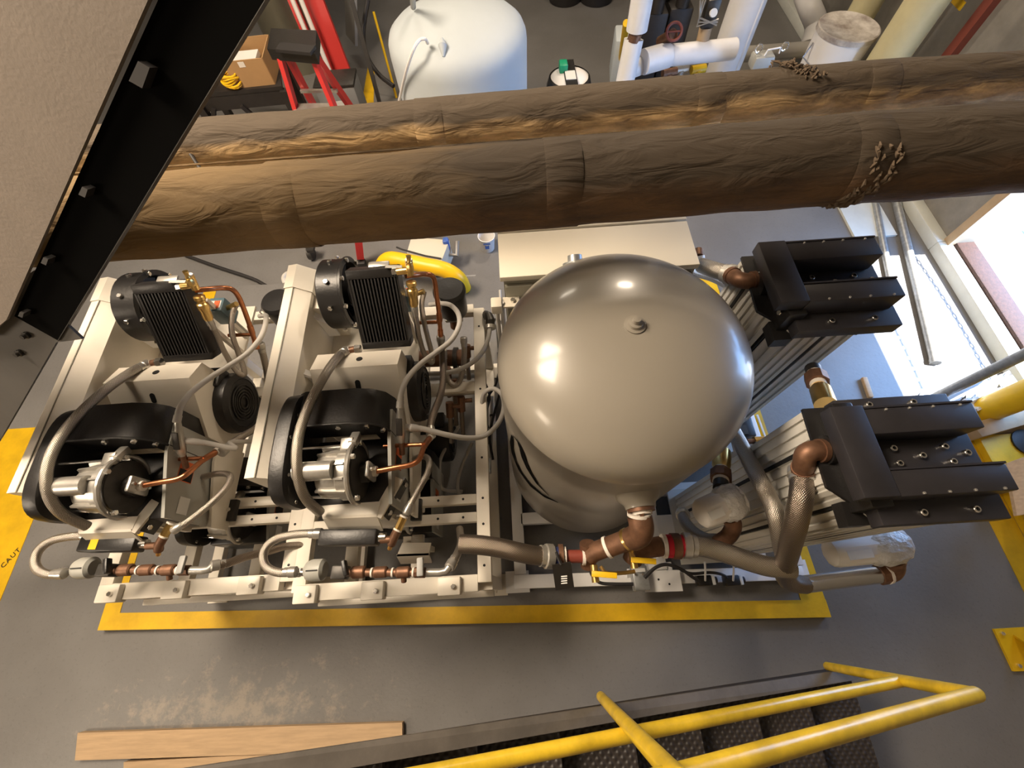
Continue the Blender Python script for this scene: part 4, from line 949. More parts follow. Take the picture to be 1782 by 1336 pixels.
# ================================================================== DRYERS
def make_dryer(dy, lab_t, dx=0):
    o = Vector((dx, dy, 0)); poly = [(0.95, 0.50), (0.94, 0.25), (1.05, 0.15), (1.26, 0.13), (1.34, 0.18), (1.36, 0.50)]
    t = thing('dryer_tower', Vector((1.15, 0.3, PZ + .1)) + o, lab_t, 'dryer', 'desiccant dryer towers')
    part('column', MB().prism([Vector((x, y, .16)) + o for x, y in poly], (0, 0, 1.44)), 'extrusion', t, ang=15)
    def ribs(a, b_, n, w=.018, dep=.01):
        a = Vector((*a, 0)); b_ = Vector((*b_, 0)); d = (b_ - a).normalized(); nr = Vector((d.y, -d.x, 0))
        if nr.dot(a + b_ - Vector((2.3, .65, 0))) < 0: nr = -nr
        m = MB()
        for k in range(n):
            p = a.lerp(b_, (k + .5) / n) + nr * dep * .4 + o
            part('rib', MB().beam(p + Vector((0, 0, .17)), p + Vector((0, 0, 1.595)), w, dep, up=nr), 'extrusion', t)
    ribs((0.95, .50), (.94, .25), 7); ribs((.94, .25), (1.05, .15), 4); ribs((1.05, .15), (1.26, .13), 6)
    for (x, y) in ((0.938, .375), (0.995, .198), (1.152, .138)):
        part('joint_gap', MB().bb(Vector((x - .007, y - .007, .18)) + o, Vector((x + .007, y + .007, 1.59)) + o), 'black_matte', t)
    part('base_plate', MB().bb(Vector((.90, .10, .155)) + o, Vector((1.40, .54, .175)) + o), 'extrusion', t)
    hthing = t
    B = lambda lo, hi, bv=.004: MB().bb(Vector(lo) + o, Vector(hi) + o, bv)
    part('top_plate', MB().prism([Vector((x, y, 1.598)) + o for x, y in [(.945, .505), (.932, .245), (1.045, .14), (1.26, .12), (1.35, .175), (1.365, .505)]], (0, 0, .012)), 'black_plastic', hthing, ang=15)
    fl = part('cover_plate', B((1.02, .118, 1.602), (1.385, .512, 1.655)), 'black_anod', hthing)
    part('end_block', B((.935, .185, 1.69), (1.035, .458, 1.742)), 'black_anod', hthing)
    part('end_block_lower', B((.985, .165, 1.575), (1.05, .49, 1.69), .006), 'black_plastic', hthing)
    a1 = part('channel_arm', B((1.035, .366, 1.655), (1.36, .446, 1.738)), 'black_anod', hthing)
    a2 = part('channel_arm', B((1.035, .184, 1.655), (1.36, .258, 1.738)), 'black_anod', hthing)
    part('arm_lip', B((1.035, .446, 1.725), (1.36, .452, 1.741), 0), 'black_anod', a1); part('arm_lip', B((1.035, .258, 1.725), (1.36, .264, 1.741), 0), 'black_anod', a2)
    for x, y in ((1.135, .339), (1.134, .292), (1.211, .312), (1.289, .335), (1.292, .288), (1.346, .312), (1.12, .485), (1.26, .485), (1.14, .148), (1.29, .148)):
        piece('bolt', WASHER, fl, Vector((x, y, 1.655)) + o)
    for x in (1.10, 1.17, 1.24, 1.32):
        piece('bolt', BOLT_S, a1, Vector((x, .44, 1.738)) + o); piece('bolt', BOLT_S, a2, Vector((x, .19, 1.738)) + o)
    for y in (.20, .27, .40, .46): piece('bolt', BOLT_L, hthing, Vector((.985, y, 1.655)) + o, basis((-1, 0, .3)))
    part('port_ring', MB().cyl(Vector((.962, .36, 1.615)) + o, Vector((1.0, .36, 1.615)) + o, .046, 24), 'black_plastic', hthing)
    part('lug', MB().prism([Vector((.965, .20, 1.55)) + o, Vector((.975, .13, 1.53)) + o, Vector((1.04, .13, 1.53)) + o, Vector((1.04, .2, 1.55)) + o], (0, 0, .05)), 'black_plastic', hthing)
    return t
make_dryer(0, 'ribbed off-white dryer tower with black bolted head, the nearer one by the thick hose')
make_dryer(0.66, 'ribbed off-white dryer tower with black bolted head, the farther one partly behind the beige tank', -.02)

# bronze elbows on the dryer heads
def dryer_elbow(pts, r, label):
    t = thing('pipe_elbow', pts[0], label, 'elbow', 'bronze dryer elbows'); P_ = [Vector(p) for p in pts]
    part('elbow', MB().tube(P_, r, 18, smooth=6), 'bronze', t)
    d = (P_[0] - P_[1]).normalized(); part('tape', MB().cyl(P_[0] - d * .002, P_[0] + d * .012, r * .95), 'tape_white', t)
    part('bead', MB().cyl(P_[0] - d * .02, P_[0] - d * .004, r * 1.15), 'bronze', t)
    d = (P_[-1] - P_[-2]).normalized(); part('bead', MB().cyl(P_[-1] - d * .02, P_[-1], r * 1.12), 'bronze', t); part('tape', MB().cyl(P_[-1], P_[-1] + d * .012, r * .93), 'tape_white', t)
    return t
dryer_elbow([W(1434, 784, 1.615), W(1416, 784, 1.62), W(1403, 791, 1.61), W(1399, 806, 1.58), W(1398, 818, 1.54)], .033, 'bronze elbow on the nearer black dryer head')
dryer_elbow([W(1316, 487, 1.61), W(1300, 489, 1.61), W(1285, 486, 1.60), W(1272, 478, 1.57)], .031, 'bronze elbow on the farther black dryer head')
hose('braided_hose', [W(1398, 822, 1.52), W(1396, 845, 1.53), W(1393, 872, 1.53), W(1384, 915, 1.47), W(1372, 960, 1.32), W(1365, 993, 1.15), W(1373, 1012, 1.02), W(1400, 1017, .95)], .036, 'braid_dark', 'thick braided hose hanging from the nearer dryer elbow and bending right at the bottom', None, (0,))
t = thing('steel_pipe', W(1470, 1008, .9), 'shiny steel pipe continuing right from the thick braided hose', 'pipe')
part('tube', MB().tube([W(1395, 1017, .955), W(1420, 1014, .94), W(1480, 1006, .92), W(1530, 1000, .91)], .034, 16, smooth=5), 'steel', t)
part('end_nut', MB().cyl(W(1528, 1000, .91), W(1540, 998, .91), .041, 8), 'bronze', t)
t = thing('pipe_elbow', W(1552, 995, .88), 'bronze elbow joining the shiny pipe to the wrapped filter', 'elbow')
part('elbow', MB().tube([W(1540, 998, .91), W(1552, 996, .91), W(1558, 985, .94), W(1555, 974, .97)], .036, 14, smooth=5), 'bronze', t)
part('tape', MB().cyl(W(1539, 998, .91), W(1543, 997, .91), .043), 'tape_white', t); part('bead', MB().cyl(W(1555, 977, .97), W(1554, 972, .98), .043), 'bronze', t)
hose('braided_hose', [W(1268, 735, 1.15), W(1285, 765, 1.15), W(1303, 800, 1.25), W(1322, 835, 1.38), W(1340, 870, 1.38), W(1352, 905, 1.38), W(1360, 950, 1.3), W(1368, 985, 1.15)], .030, 'braid', 'braided hose coming down behind the tank to the thick hose', None)
def wrapped_filter(a, b_, r, lab, wrap=(0.45, 1.0)):
    a, b_ = Vector(a), Vector(b_); d = (b_ - a); L = d.length; dn = d.normalized()
    t = thing('wrapped_filter', a.lerp(b_, .5) - Vector((0, 0, r)), lab, 'filter', 'wrapped white filters')
    part('bowl', MB().lathe([(r * .55, 0), (r * .8, .01), (r * .88, L * .1), (r * .92, L * .6), (r * .92, L * .95)], a, dn, 10), 'white_plastic', t)
    m = MB(); n = 26; k0 = 9
    for i in range(k0):
        f = wrap[0] + (wrap[1] - wrap[0]) * i / (k0 - 1)
        u = dn.orthogonal().normalized(); w = dn.cross(u); pw = math.sin(math.pi * min(1, (i + .6) / (k0))) ** .25
        for k in range(n):
            aa = 2 * math.pi * k / n; rr = r * pw * (1.05 + random.uniform(-.07, .07)) * (1.08 if (k // 7) % 2 else .98)
            m.v.append(a + d * f + (u * math.cos(aa) + w * math.sin(aa)) * rr)
    for i in range(k0 - 1):
        for k in range(n): m.f.append([i * n + k, i * n + (k + 1) % n, (i + 1) * n + (k + 1) % n, (i + 1) * n + k])
    m.f.append(list(range(n))); m.f.append([(k0 - 1) * n + k for k in range(n)])
    part('bubble_wrap', m, 'wrap', t, ang=25)
    side = a.lerp(b_, .25) + Vector((0, -r * .25, r * .88))
    part('paper_label', MB().beam(a.lerp(b_, .12) + Vector((0, -.02, r * .9)), a.lerp(b_, .42) + Vector((0, -.02, r * .92)), r * .5, .002), 'label_white', t)
    return t
wrapped_filter(W(1440, 962, .98), W(1576, 945, 1.0), .070, 'white filter in bubble wrap lying off the end of the skid, beside the pad corner')
wrapped_filter(W(1214, 897, 1.25), W(1290, 866, 1.25), .064, 'white filter in bubble wrap below the tank, beside the nearer dryer')
t = thing('pipe_elbow', W(1275, 920, .5), 'bronze elbow under the wrapped filter beside the tank', 'elbow')
part('elbow', MB().tube([W(1272, 902, 1.2), W(1276, 915, 1.18), W(1268, 932, 1.14), W(1250, 945, 1.1)], .032, 14, smooth=5), 'bronze', t); part('bead', MB().cyl(W(1271, 900, 1.2), W(1273, 906, 1.2), .038), 'bronze', t)
hose('braided_hose', [W(1250, 940, 1.1), W(1228, 938, 1.0), W(1206, 925, .9), W(1192, 908, .8), W(1188, 895, .7)], .027, 'braid', 'short braided hose curling left from the elbow under the wrapped filter', None, (1,))
def union_stack(a, b_, r, lab):
    a, b_ = Vector(a), Vector(b_); t = thing('union_stack', b_, lab, 'fitting', 'brass and bronze union stacks'); L = lambda f: a.lerp(b_, f)
    part('top_bush', MB().cyl(L(0), L(.16), r * .8, 14), 'cast_dark', t); part('tape', MB().cyl(L(.16), L(.22), r * .85), 'tape_white', t)
    part('union_nut', MB().cyl(L(.22), L(.42), r * 1.15, 8), 'bronze', t); part('tape', MB().cyl(L(.42), L(.50), r * .8), 'tape_white', t)
    part('body', MB().lathe([(r * .7, 0), (r, .02), (r * 1.05, (b_ - a).length * .45)], L(.5), (b_ - a), 14), 'brass', t)
    return t
union_stack(W(1414, 640, 1.42), W(1438, 708, 1.52), .035, 'brass and bronze union stack between the two dryer heads')
union_stack(W(1254, 850, 1.25), W(1256, 785, 1.15), .036, 'brass and bronze union stack above the wrapped filter by the tank')
hose('braided_hose', [W(1275, 479, 1.54), W(1258, 474, 1.52), W(1238, 468, 1.48), W(1222, 462, 1.42)], .034, 'braid', 'braided hose from the farther dryer elbow towards the beige cabinet', None, (0,))
hose('braided_hose', [W(1200, 470, 1.3), W(1240, 482, 1.2), W(1275, 500, 1.1), W(1330, 525, 1.05)], .024, 'braid', 'braided hose behind the tank below the farther dryer elbow', None)
t = thing('cabinet_fitting', W(1216, 448, 1.4), 'small bronze and white fitting at the cabinet corner', 'fitting'); part('nipple', MB().cyl(W(1215, 435, 1.4), W(1216, 446, 1.4), .02), 'bronze', t); part('bush', MB().cyl(W(1216, 446, 1.4), W(1218, 460, 1.38), .025), 'white_plastic', t)
# condensate line on the floor between the dryers
t = thing('condensate_line', W(1350, 768, .3), 'bronze condensate line with valve on the floor between the dryers', 'pipe')
zc_ = .35
part('tube', MB().tube([W(1300, 768, zc_), W(1355, 766, zc_), W(1378, 763, zc_), W(1400, 756, zc_), W(1420, 748, zc_)], .017, 10), 'bronze', t)
part('valve', MB().cyl(W(1312, 768, zc_), W(1330, 767, zc_), .03, 8), 'brass', t)
part('solenoid', MB().box(W(1346, 767, zc_ + .02), (.05, .08, .07), bevel=.006), 'black_plastic', t)
part('tee', MB().cyl(W(1383, 762, zc_), W(1390, 758, zc_), .026, 10), 'bronze', t)
part('standpipe', MB().cyl(W(1399, 740, zc_ + .02), W(1402, 756, zc_), .018), 'cast_alu', t)
part('gauge', MB().cyl(W(1316, 780, zc_), W(1322, 772, zc_ + .03), .025), 'cast_dark', t)
t = thing('drain_box', W(1292, 745, .25), 'dark drain controller box half hidden behind the tank', 'controller'); part('box', MB().box(W(1292, 745, .3), (.10, .14, .10), bevel=.008), 'black_plastic', t); part('cover', MB().box(W(1292, 748, .355), (.06, .06, .012)), 'cast_dark', t)
t = thing('guard_angle', W(1330, 760, .2), 'yellow steel strip standing on the floor between the dryers', 'strip'); part('strip', MB().beam(W(1313, 724, .12), W(1340, 798, .12), .05, .012), 'yellow', t); part('edge', MB().beam(W(1317, 722, .126), W(1344, 796, .126), .01, .02), 'white_plastic', t)
solo('wooden_stick', MB().beam(W(1503, 657, .02), W(1515, 692, .02), .035, .03, bevel=.006), 'wood', 'short wooden stick lying on the blue-lit floor by the sun patch', 'stick')

# ================================================================== OVERHEAD PIPES
def jacket_pipe(y, z, r, x0, x1, mat_, label, bands):
    t = thing('insulated_pipe', (0.3, y, z - r), label, 'pipe', 'insulated overhead pipes')
    m = MB(); n = 48; N = 150
    for i in range(N + 1):
        x = x0 + (x1 - x0) * i / N
        for k in range(n):
            a = 2 * math.pi * k / n
            rr = r * (1 + .012 * math.sin(5 * x + 2 * a) + .010 * math.sin(17 * x + 3 * a + 1) + .008 * math.sin(31 * x - 4 * a))
            m.v.append(Vector((x, y + rr * math.cos(a), z + rr * math.sin(a) + .012 * math.sin(1.3 * x))))
    for i in range(N):
        for k in range(n): m.f.append([i * n + k, i * n + (k + 1) % n, (i + 1) * n + (k + 1) % n, (i + 1) * n + k])
    m.f.append(list(range(n))); m.f.append([N * n + k for k in range(n)])
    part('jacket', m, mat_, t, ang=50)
    for x in bands:
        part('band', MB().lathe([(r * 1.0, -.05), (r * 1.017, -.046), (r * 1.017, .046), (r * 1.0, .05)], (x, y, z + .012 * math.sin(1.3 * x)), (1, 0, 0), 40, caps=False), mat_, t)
    return t
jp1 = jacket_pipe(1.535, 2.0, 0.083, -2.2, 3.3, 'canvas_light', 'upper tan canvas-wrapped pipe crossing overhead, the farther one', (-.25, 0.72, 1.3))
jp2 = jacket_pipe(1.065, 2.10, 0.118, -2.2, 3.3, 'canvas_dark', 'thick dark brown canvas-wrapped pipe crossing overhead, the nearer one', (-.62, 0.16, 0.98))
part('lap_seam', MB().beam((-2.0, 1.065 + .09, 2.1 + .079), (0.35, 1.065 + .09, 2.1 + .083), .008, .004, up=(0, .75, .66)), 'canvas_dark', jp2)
part('hanger_rod', MB().tube([W(311, 237, 2.02), W(355, 303, 1.99)], .006, 8), 'stair_dark', jp1)
m = MB()
for k in range(110):
    u_ = random.gauss(0, .5); c = Vector((1.02 + .05 * u_ + random.uniform(-.02, .02), 1.535 - .035 * u_ + random.uniform(-.02, .02), 2.082 + random.uniform(-.006, .022)))
    d = Vector((random.uniform(-1, 1), random.uniform(-1, 1), random.uniform(-.3, 1))) * random.uniform(.006, .02)
    m.tube([c - d, c + Vector((random.uniform(-.004, .004), random.uniform(-.004, .004), .004)), c + d], [.0015, .0045, .0015], 5)
part('frayed_lagging', m, 'felt', jp1)['kind'] = 'stuff'
m = MB()
for k in range(70):
    a = random.uniform(2.2, 4.4); x = 0.985 + random.uniform(-.035, .035) + .02 * math.sin(3 * a); rr = .119
    c = Vector((x, 1.065 + rr * math.cos(a), 2.112 + rr * math.sin(a))); d = Vector((random.uniform(-.6, .6), -math.sin(a), math.cos(a))) * random.uniform(.006, .014)
    m.tube([c - d, c + Vector((0, math.cos(a), math.sin(a))) * .004, c + d], [.002, .005, .002], 5)
part('frayed_lagging', m, 'felt', jp2)['kind'] = 'stuff'

# ================================================================== STAIR AND YELLOW HANDRAIL (below the camera)
t = thing('stair_flight', (0.4, -0.6, 0), 'dark steel stair with diamond-plate treads under the yellow handrail', 'stairs')
A_, B2 = W(1484, 1163, .50), W(650, 1288, 1.33)
An, Bn = W(1500, 1181, .50), W(650, 1329, 1.33)
dr = (A_ - B2); ext = B2 - dr * .5; extn = Bn - (An - Bn) * .5
part('stringer_flange', MB().prism([A_, ext, extn, An], (0, 0, -.012)), 'stair_steel', t)
part('stringer_web', MB().prism([An, extn, extn + Vector((0, 0, -.22)), An + Vector((0, 0, -.22))], (0, .012, -.01)), 'stair_dark', t)
for k in range(11):
    f = (k + .1) / 7.0; c = An.lerp(Bn, f); x1 = c.x + .03; z = c.z - .10
    part('tread', MB().bb((x1 - .32, c.y - .95, z - .03), (x1, c.y - .02, z)), 'diamond_plate', t)
    part('tread_clip', MB().bb((x1 - .26, c.y - .012, z - .0), (x1 - .06, c.y + .0, z + .05)), 'stair_steel', t)
t = thing('handrail', W(1435, 1158, .5), 'yellow pipe handrail with two rails and posts at the stair', 'handrail')
RR = .0185
top1, bot1 = W(1697, 1208, 1.56), W(1440, 1159, .52)
topL = W(1225, 1339, 2.06); mid1 = W(1572, 1184, 1.18); midL = W(780, 1340, 1.78)
top2, bot2 = W(1168, 1342, 2.09), W(1046, 1212, .98)
ext_t = topL + (topL - top1) * .5; ext_m = midL + (midL - mid1) * .4
part('top_rail', MB().tube([top1, topL, ext_t], RR, 18), 'rail_yellow', t)
part('end_cap', MB().lathe([(RR, 0), (RR, .006), (RR * .8, .018), (RR * .3, .024)], top1, top1 - topL, 18), 'rail_yellow', t)
part('mid_rail', MB().tube([mid1, midL, ext_m], RR * .96, 18), 'rail_yellow', t)
part('post', MB().tube([bot1, top1 + (top1 - bot1).normalized() * .005], RR * .96, 18), 'rail_yellow', t)
part('post', MB().tube([bot2, top2, top2 + (top2 - bot2) * .06], RR * .96, 18), 'rail_yellow', t)

# upper stair stringer close overhead at the left
def pl(px, py, f): return W(px, py, 2.62 - .60 * f)
t = thing('stair_stringer', W(60, 580, 2.0), 'dark steel stair stringer crossing the top left corner', 'stringer')
def lerp2(a, b_, s): return (a[0] + (b_[0] - a[0]) * s, a[1] + (b_[1] - a[1]) * s)
# line on the image-left and right edges of the black angle, extended past both ends
Lt, Lb, Rt, Rb = (275, 0), (25, 550), (460, 0), (100, 592)
def P3(a, b_, s): q_ = lerp2(a, b_, s); return pl(q_[0], q_[1], s)
A0, A1 = P3(Lt, Lb, 0), P3(Lt, Lb, 1); C0, C1 = P3(Rt, Rb, 0), P3(Rt, Rb, 1)
nv = ((A1 - A0).cross(C0 - A0)).normalized(); toc = (Vector((0, 0, 3)) - A0); nv = nv if nv.dot(toc) > 0 else -nv
def onplane(px, py, off):
    w = RW @ Vector((px - CX, -(py - CY), -FPX)); o = Vector((0, 0, CAMZ)); p0 = A0 + nv * off; return o + w * ((p0 - o).dot(nv) / w.dot(nv))
C1 = onplane(100, 592, 0)
exA, exC = A0 + (A0 - A1) * .6, C0 + (C0 - C1) * .6
part('angle_web', MB().prism([exA, exC, C1, A1], nv * -.012), 'string_black', t)
part('angle_edge', MB().prism([exC, C1, C1 + nv * .003 + (C1 - A1).normalized() * .003, exC + nv * .003 + (C0 - A0).normalized() * .003], nv * -.014), 'cast_dark', t)
lowC = C1 + (C1 - C0) * .42; lowA = A1 + (A1 - A0) * .42
side = (A0 - C0).normalized(); lowC = onplane(0, 757, 0)
part('foot_flange', MB().prism([onplane(96, 596, -.004), onplane(143, 590, -.004), onplane(106, 556, -.004), onplane(98, 566, -.004)], nv * -.008), 'string_grey', t)
s1 = A1 + side * .9; s0 = exA + side * .9
part('tan_web', MB().prism([exA + nv * .012, A1 + nv * .012, A1 + side * .05 + (A1 - A0) * .12 + nv * .012, s1 + (A1 - A0) * .12 + nv * .012, s0 + nv * .012], nv * .010), 'string_tan', t)
gw = part('lower_web', MB().prism([onplane(60, 470, -.016), onplane(100, 592, -.016), lowC - nv * .016, onplane(-150, 1000, -.016), onplane(-300, 700, -.016)], nv * -.010), 'string_grey', t)
for px, py in ((48, 582), (36, 613)):
    c = onplane(px, py, -.016); part('bolt', MB().lathe([(.011, 0), (.011, .008), (.007, .010), (.007, .018)], c, nv, 10), 'cast_dark', gw)
for px, py, s in ((228, 132, 1.0), (138, 335, .55), (72, 455, .5), (32, 548, .45)):
    c = onplane(px, py, .022); dl = (A1 - A0).normalized()
    part('tread_clip', MB().prism([c - dl * .035 * s, c + side * -.03 * s - dl * .02 * s, c + side * -.035 * s + dl * .03 * s, c + dl * .012 * s], nv * -.03), 'black_rubber', t)

# ================================================================== FOREGROUND FLOOR ITEMS
t = solo('wooden_plank', MB().prism([W(135, 1275, .04), W(700, 1257, .04), W(700, 1305, .04), W(130, 1323, .04)], (0, 0, -.038)), 'wood', 'pale wooden plank lying on the floor at the lower left', 'plank')
solo('wooden_plank', MB().prism([W(215, 1326, .03), W(520, 1308, .03), W(540, 1380, .03), W(215, 1390, .03)], (0, 0, -.029)), 'wood', 'second pale plank half cut off by the lower picture edge', 'plank')
t = thing('post_base', (2.75, -.43, 0), 'yellow steel base plate with bolts at the right picture edge', 'base plate')
c4 = [W(1730, 1094, .015), W(1800, 1090, .015), W(1830, 1166, .015), W(1765, 1168, .015)]
bp_ = part('plate', MB().prism(c4, (0, 0, -.014)), 'yellow', t)
for px, py in ((1743, 1102), (1772, 1158)): piece('anchor_bolt', BOLT_L, bp_, W(px, py, .015))
part('gusset', MB().prism([W(1765, 1108, .016), W(1795, 1128, .016), W(1795, 1128, .14)], (0, .012, 0)), 'yellow', t)
part('post', MB().cyl(W(1812, 1130, .015), W(1812, 1130, .015) + Vector((0, 0, 1.0)), .05, 20), 'yellow', t)

# ================================================================== RIGHT SIDE BY THE LOADING DOOR
t = thing('bollard', W(1690, 724, 0), 'thick yellow bollard standing by the loading door', 'bollard')
bc = W(1694, 722, 0)
part('tube', MB().lathe([(.085, 0), (.085, 1.05), (.07, 1.1), (.03, 1.13), (0, 1.135)], bc, (0, 0, 1), 28), 'yellow', t); part('base_ring', MB().lathe([(.12, 0), (.12, .012), (.086, .014)], bc, (0, 0, 1), 28), 'yellow', t)
t = thing('grey_post', W(1612, 698, 0), 'slim grey steel post standing in front of the bright floor patch', 'post')
gp = W(1616, 697, 0); part('tube', MB().cyl(gp, gp + Vector((0, 0, 1.3)), .032, 16), 'galv', t); part('base', MB().cyl(gp, gp + Vector((0, 0, .012)), .07, 16), 'galv', t)
t = thing('plastic_bag', W(1700, 690, 0), 'crumpled clear plastic sheet between grey post and bollard', 'plastic sheet')
m = MB(); g = 9
for i in range(g):
    for j in range(g):
        p = W(1652 + 13 * i + 3 * j, 702 - 6.5 * i + 4.0 * j - 6, .10 + random.uniform(0, .07)); m.v.append(p)
m.f = [[i * g + j, i * g + j + 1, (i + 1) * g + j + 1, (i + 1) * g + j] for i in range(g - 1) for j in range(g - 1)]
part('sheet', m, 'wrap', t, ang=20)
t = thing('paper_board', W(1768, 845, 0), 'pale wooden board leaning by the yellow stripe at the right edge', 'board'); part('board', MB().prism([W(1752, 806, .30), W(1783, 795, .34), W(1815, 890, .34), W(1770, 897, .30)], (0, 0, -.02)), 'wood', t)
part('leg', MB().bb(W(1790, 850, 0) + Vector((-.02, -.02, 0)), W(1790, 850, .30) + Vector((.02, .02, 0))), 'wood_tan', t)
solo('timber', MB().beam(W(1690, 752, .09), W(1830, 712, .09), .10, .09, bevel=.006), 'wood_tan', 'brown timber lying behind the yellow bollard', 'timber')
solo('floor_hole_cover', MB().lathe([(.09, 0), (.09, .012), (.06, .018)], W(1785, 770, .051), (0, 0, 1), 20), 'stair_dark', 'dark round cover in the yellow step', 'cover')
def lying(px0, px1, r, mat_, lab, z=None):
    a, b_ = W(*px0, r), W(*px1, r); t = thing('loose_pipe', a, lab, 'pipe'); part('tube', MB().cyl(a, b_, r, 16), mat_, t)
    d = (b_ - a).normalized(); part('end_collar', MB().cyl(b_ - d * .03, b_, r * 1.12, 16), mat_, t); return t
lying((1556, 335), (1628, 632), .032, 'galv', 'long grey pipe lying across the bright sun patch')
lying((1522, 350), (1552, 500), .026, 'galv', 'shiny grey pipe lying beside the long one near the dryer head')
solo('wall_plate', MB().bb((3.0, 2.62, 0), (3.36, 3.6, .02)), 'curb', 'flat pale board on the floor by the kerb behind the pipes', 'board')
# chains across the opening: their shadows make the dotted lines in the sun patch
def chain(y0, y1, x, z, lab):
    t = thing('chain', (x, y0, z), lab, 'chain', 'door chains'); n = int((y1 - y0) / .045)
    link = [Vector((.0, .027 * math.cos(a), .012 * math.sin(a))) for a in [i * 2 * math.pi / 10 for i in range(11)]]
    la = MB().tube(link, .0045, 6).mesh('link', 'cast_dark'); lb_ = MB().tube([Vector((p.z, p.y, 0)) for p in link], .0045, 6).mesh('link', 'cast_dark')
    for k in range(n):
        y = y0 + .045 * k; s = (y - y0) / (y1 - y0); piece('link', la if k % 2 else lb_, t, (x, y, z - .08 * math.sin(math.pi * s)))
    return t
chain(.96, 2.4, 3.75, .66, 'lower safety chain across the loading door'); chain(.96, 2.4, 3.75, 1.66, 'upper safety chain across the loading door')
solo('outdoor_post', MB().beam((4.35, 2.45, .12), (4.35, 2.45, 2.2), .06, .06, up=(1, 0, 0)), 'redbrown', 'reddish post outside the loading door', 'post')
for i in range(3): solo('pavement_joint', MB().beam((4.25 + .35 * i, -2, .1195), (4.25 + .35 * i, 6, .1195), .012 + .006 * i, .004), 'block_wall', ['dark joint in the outdoor concrete nearest the sill', 'dark joint in the outdoor concrete, middle one', 'dark joint in the outdoor concrete farthest out'][i], 'joint', kind='structure')

# ================================================================== BACKGROUND beyond the pipes
# translucent plastic tank
t = thing('plastic_tank', (-.29, 3.80, 0), 'big milky white plastic storage tank with domed top beyond the pipes', 'tank')
pr = [(.50, 0), (.515, .03), (.52, .4), (.525, 1.14), (.52, 1.19), (.50, 1.235), (.45, 1.275), (.34, 1.32), (.2, 1.35), (.1, 1.362), (0.001, 1.365)]
part('shell', MB().lathe(pr, (-.29, 3.80, 0), (0, 0, 1), 56), 'poly', t, ang=50)
part('fill_mark', MB().tube([(-.37, 3.46, 1.343), (-.37, 3.41, 1.325), (-.37, 3.36, 1.28)], [.008, .03, .008], 10), 'poly', t)
solo('hose_tube', MB().tube([W(744, 75, 1.33), W(740, 68, 1.38), W(730, 70, 1.38), W(720, 85, 1.36), W(708, 120, 1.22), W(697, 165, .95), W(690, 200, .75)], .011, 8, smooth=6), 'white_plastic', 'thin white tube bending out of the milky plastic tank', 'tube')
solo('tank_stub', MB().cyl(W(719, 12, 1.36), W(717, -20, 1.6), .02, 10), 'grey_paint', 'grey stub pipe on top of the milky plastic tank', 'pipe')
# table with boxes
tz = .86
t = thing('work_table', W(420, 175, 0), 'black steel work table with braced legs behind the pipes', 'table')
tb = [W(335, 165, tz), W(490, 150, tz), W(480, 80, tz), W(330, 90, tz)]
part('table_top', MB().prism(tb, (0, 0, -.03)), 'stair_dark', t)
part('apron', MB().beam(tb[0] + Vector((0, .02, -.09)), tb[1] + Vector((0, .02, -.09)), .03, .12), 'stair_dark', t)
for q_ in (tb[0], tb[1], tb[2], tb[3]): part('leg', MB().bb((q_.x - .03, q_.y - .03, 0), (q_.x + .03, q_.y + .03, tz - .03)), 'stair_dark', t)
c_ = tb[0].lerp(tb[1], .45); part('brace', MB().beam(c_ + Vector((0, 0, -.12)), (c_.x + .22, c_.y + .1, .15), .05, .03), 'stair_dark', t); part('brace', MB().beam(tb[0] + Vector((.1, 0, -.12)), (tb[0].x - .25, tb[0].y, .2), .05, .03), 'stair_dark', t)
def carton(c, sx, sy, sz, rz, lab):
    t = thing('cardboard_box', c, lab, 'box', 'cardboard boxes'); R_ = Matrix.Rotation(rz, 3, 'Z'); c = Vector(c)
    th = .008
    for (dx, dy, wx, wy) in ((0, -sy / 2, sx, th), (0, sy / 2, sx, th), (-sx / 2, 0, th, sy), (sx / 2, 0, th, sy)):
        part('side', MB().box(c + R_ @ Vector((dx, dy, sz / 2)), (wx, wy, sz), R_), 'cardboard', t)
    part('bottom', MB().box(c + Vector((0, 0, .01)), (sx, sy, .01), R_), 'cardboard', t)
    part('packing_paper', MB().box(c + R_ @ Vector((-.05, .03, sz * .55)), (sx * .6, sy * .5, .04), R_), 'label_white', t)
    part('tape_strip', MB().box(c + R_ @ Vector((-.02, -sy / 2 - .005, sz * .85)), (.05, .002, sz * .2), R_), 'tape_white', t)
    return t
bx_ = W(444, 150, tz); carton(bx_ + Vector((0, .17, 0)), .32, .34, .20, .05, 'open brown cardboard box on the black table')
carton(W(392, 148, tz) + Vector((-.02, .2, 0)), .16, .25, .2, .1, 'small brown cardboard box beside the open one, near the yellow cord')
t = thing('extension_cord', W(405, 150, tz), 'coil of yellow extension cord on the black table', 'cord')
cc = W(405, 148, tz + .03)
for k in range(7):
    pts = [cc + Vector((.07 * math.cos(a) + .01 * math.sin(k * 2.1), .06 * math.sin(a) + .02, .014 * k + .01 * math.sin(a * 2 + k))) for a in [i * 2 * math.pi / 14 for i in range(15)]]
    part('coil', MB().tube(pts, .008, 6), 'yellow_tube', t)
solo('red_crate', MB().box(W(412, 100, tz + .08) + Vector((-.12, .15, 0)), (.2, .2, .18), bevel=.02), 'red_paint', 'red tool case behind the cardboard box', 'case')
solo('silver_duct', MB().cyl((-2.35, 6.0, 0), (-2.35, 6.0, 3.4), .32, 28), 'silver_duct', 'big shiny metal duct standing behind the ladder', 'duct')
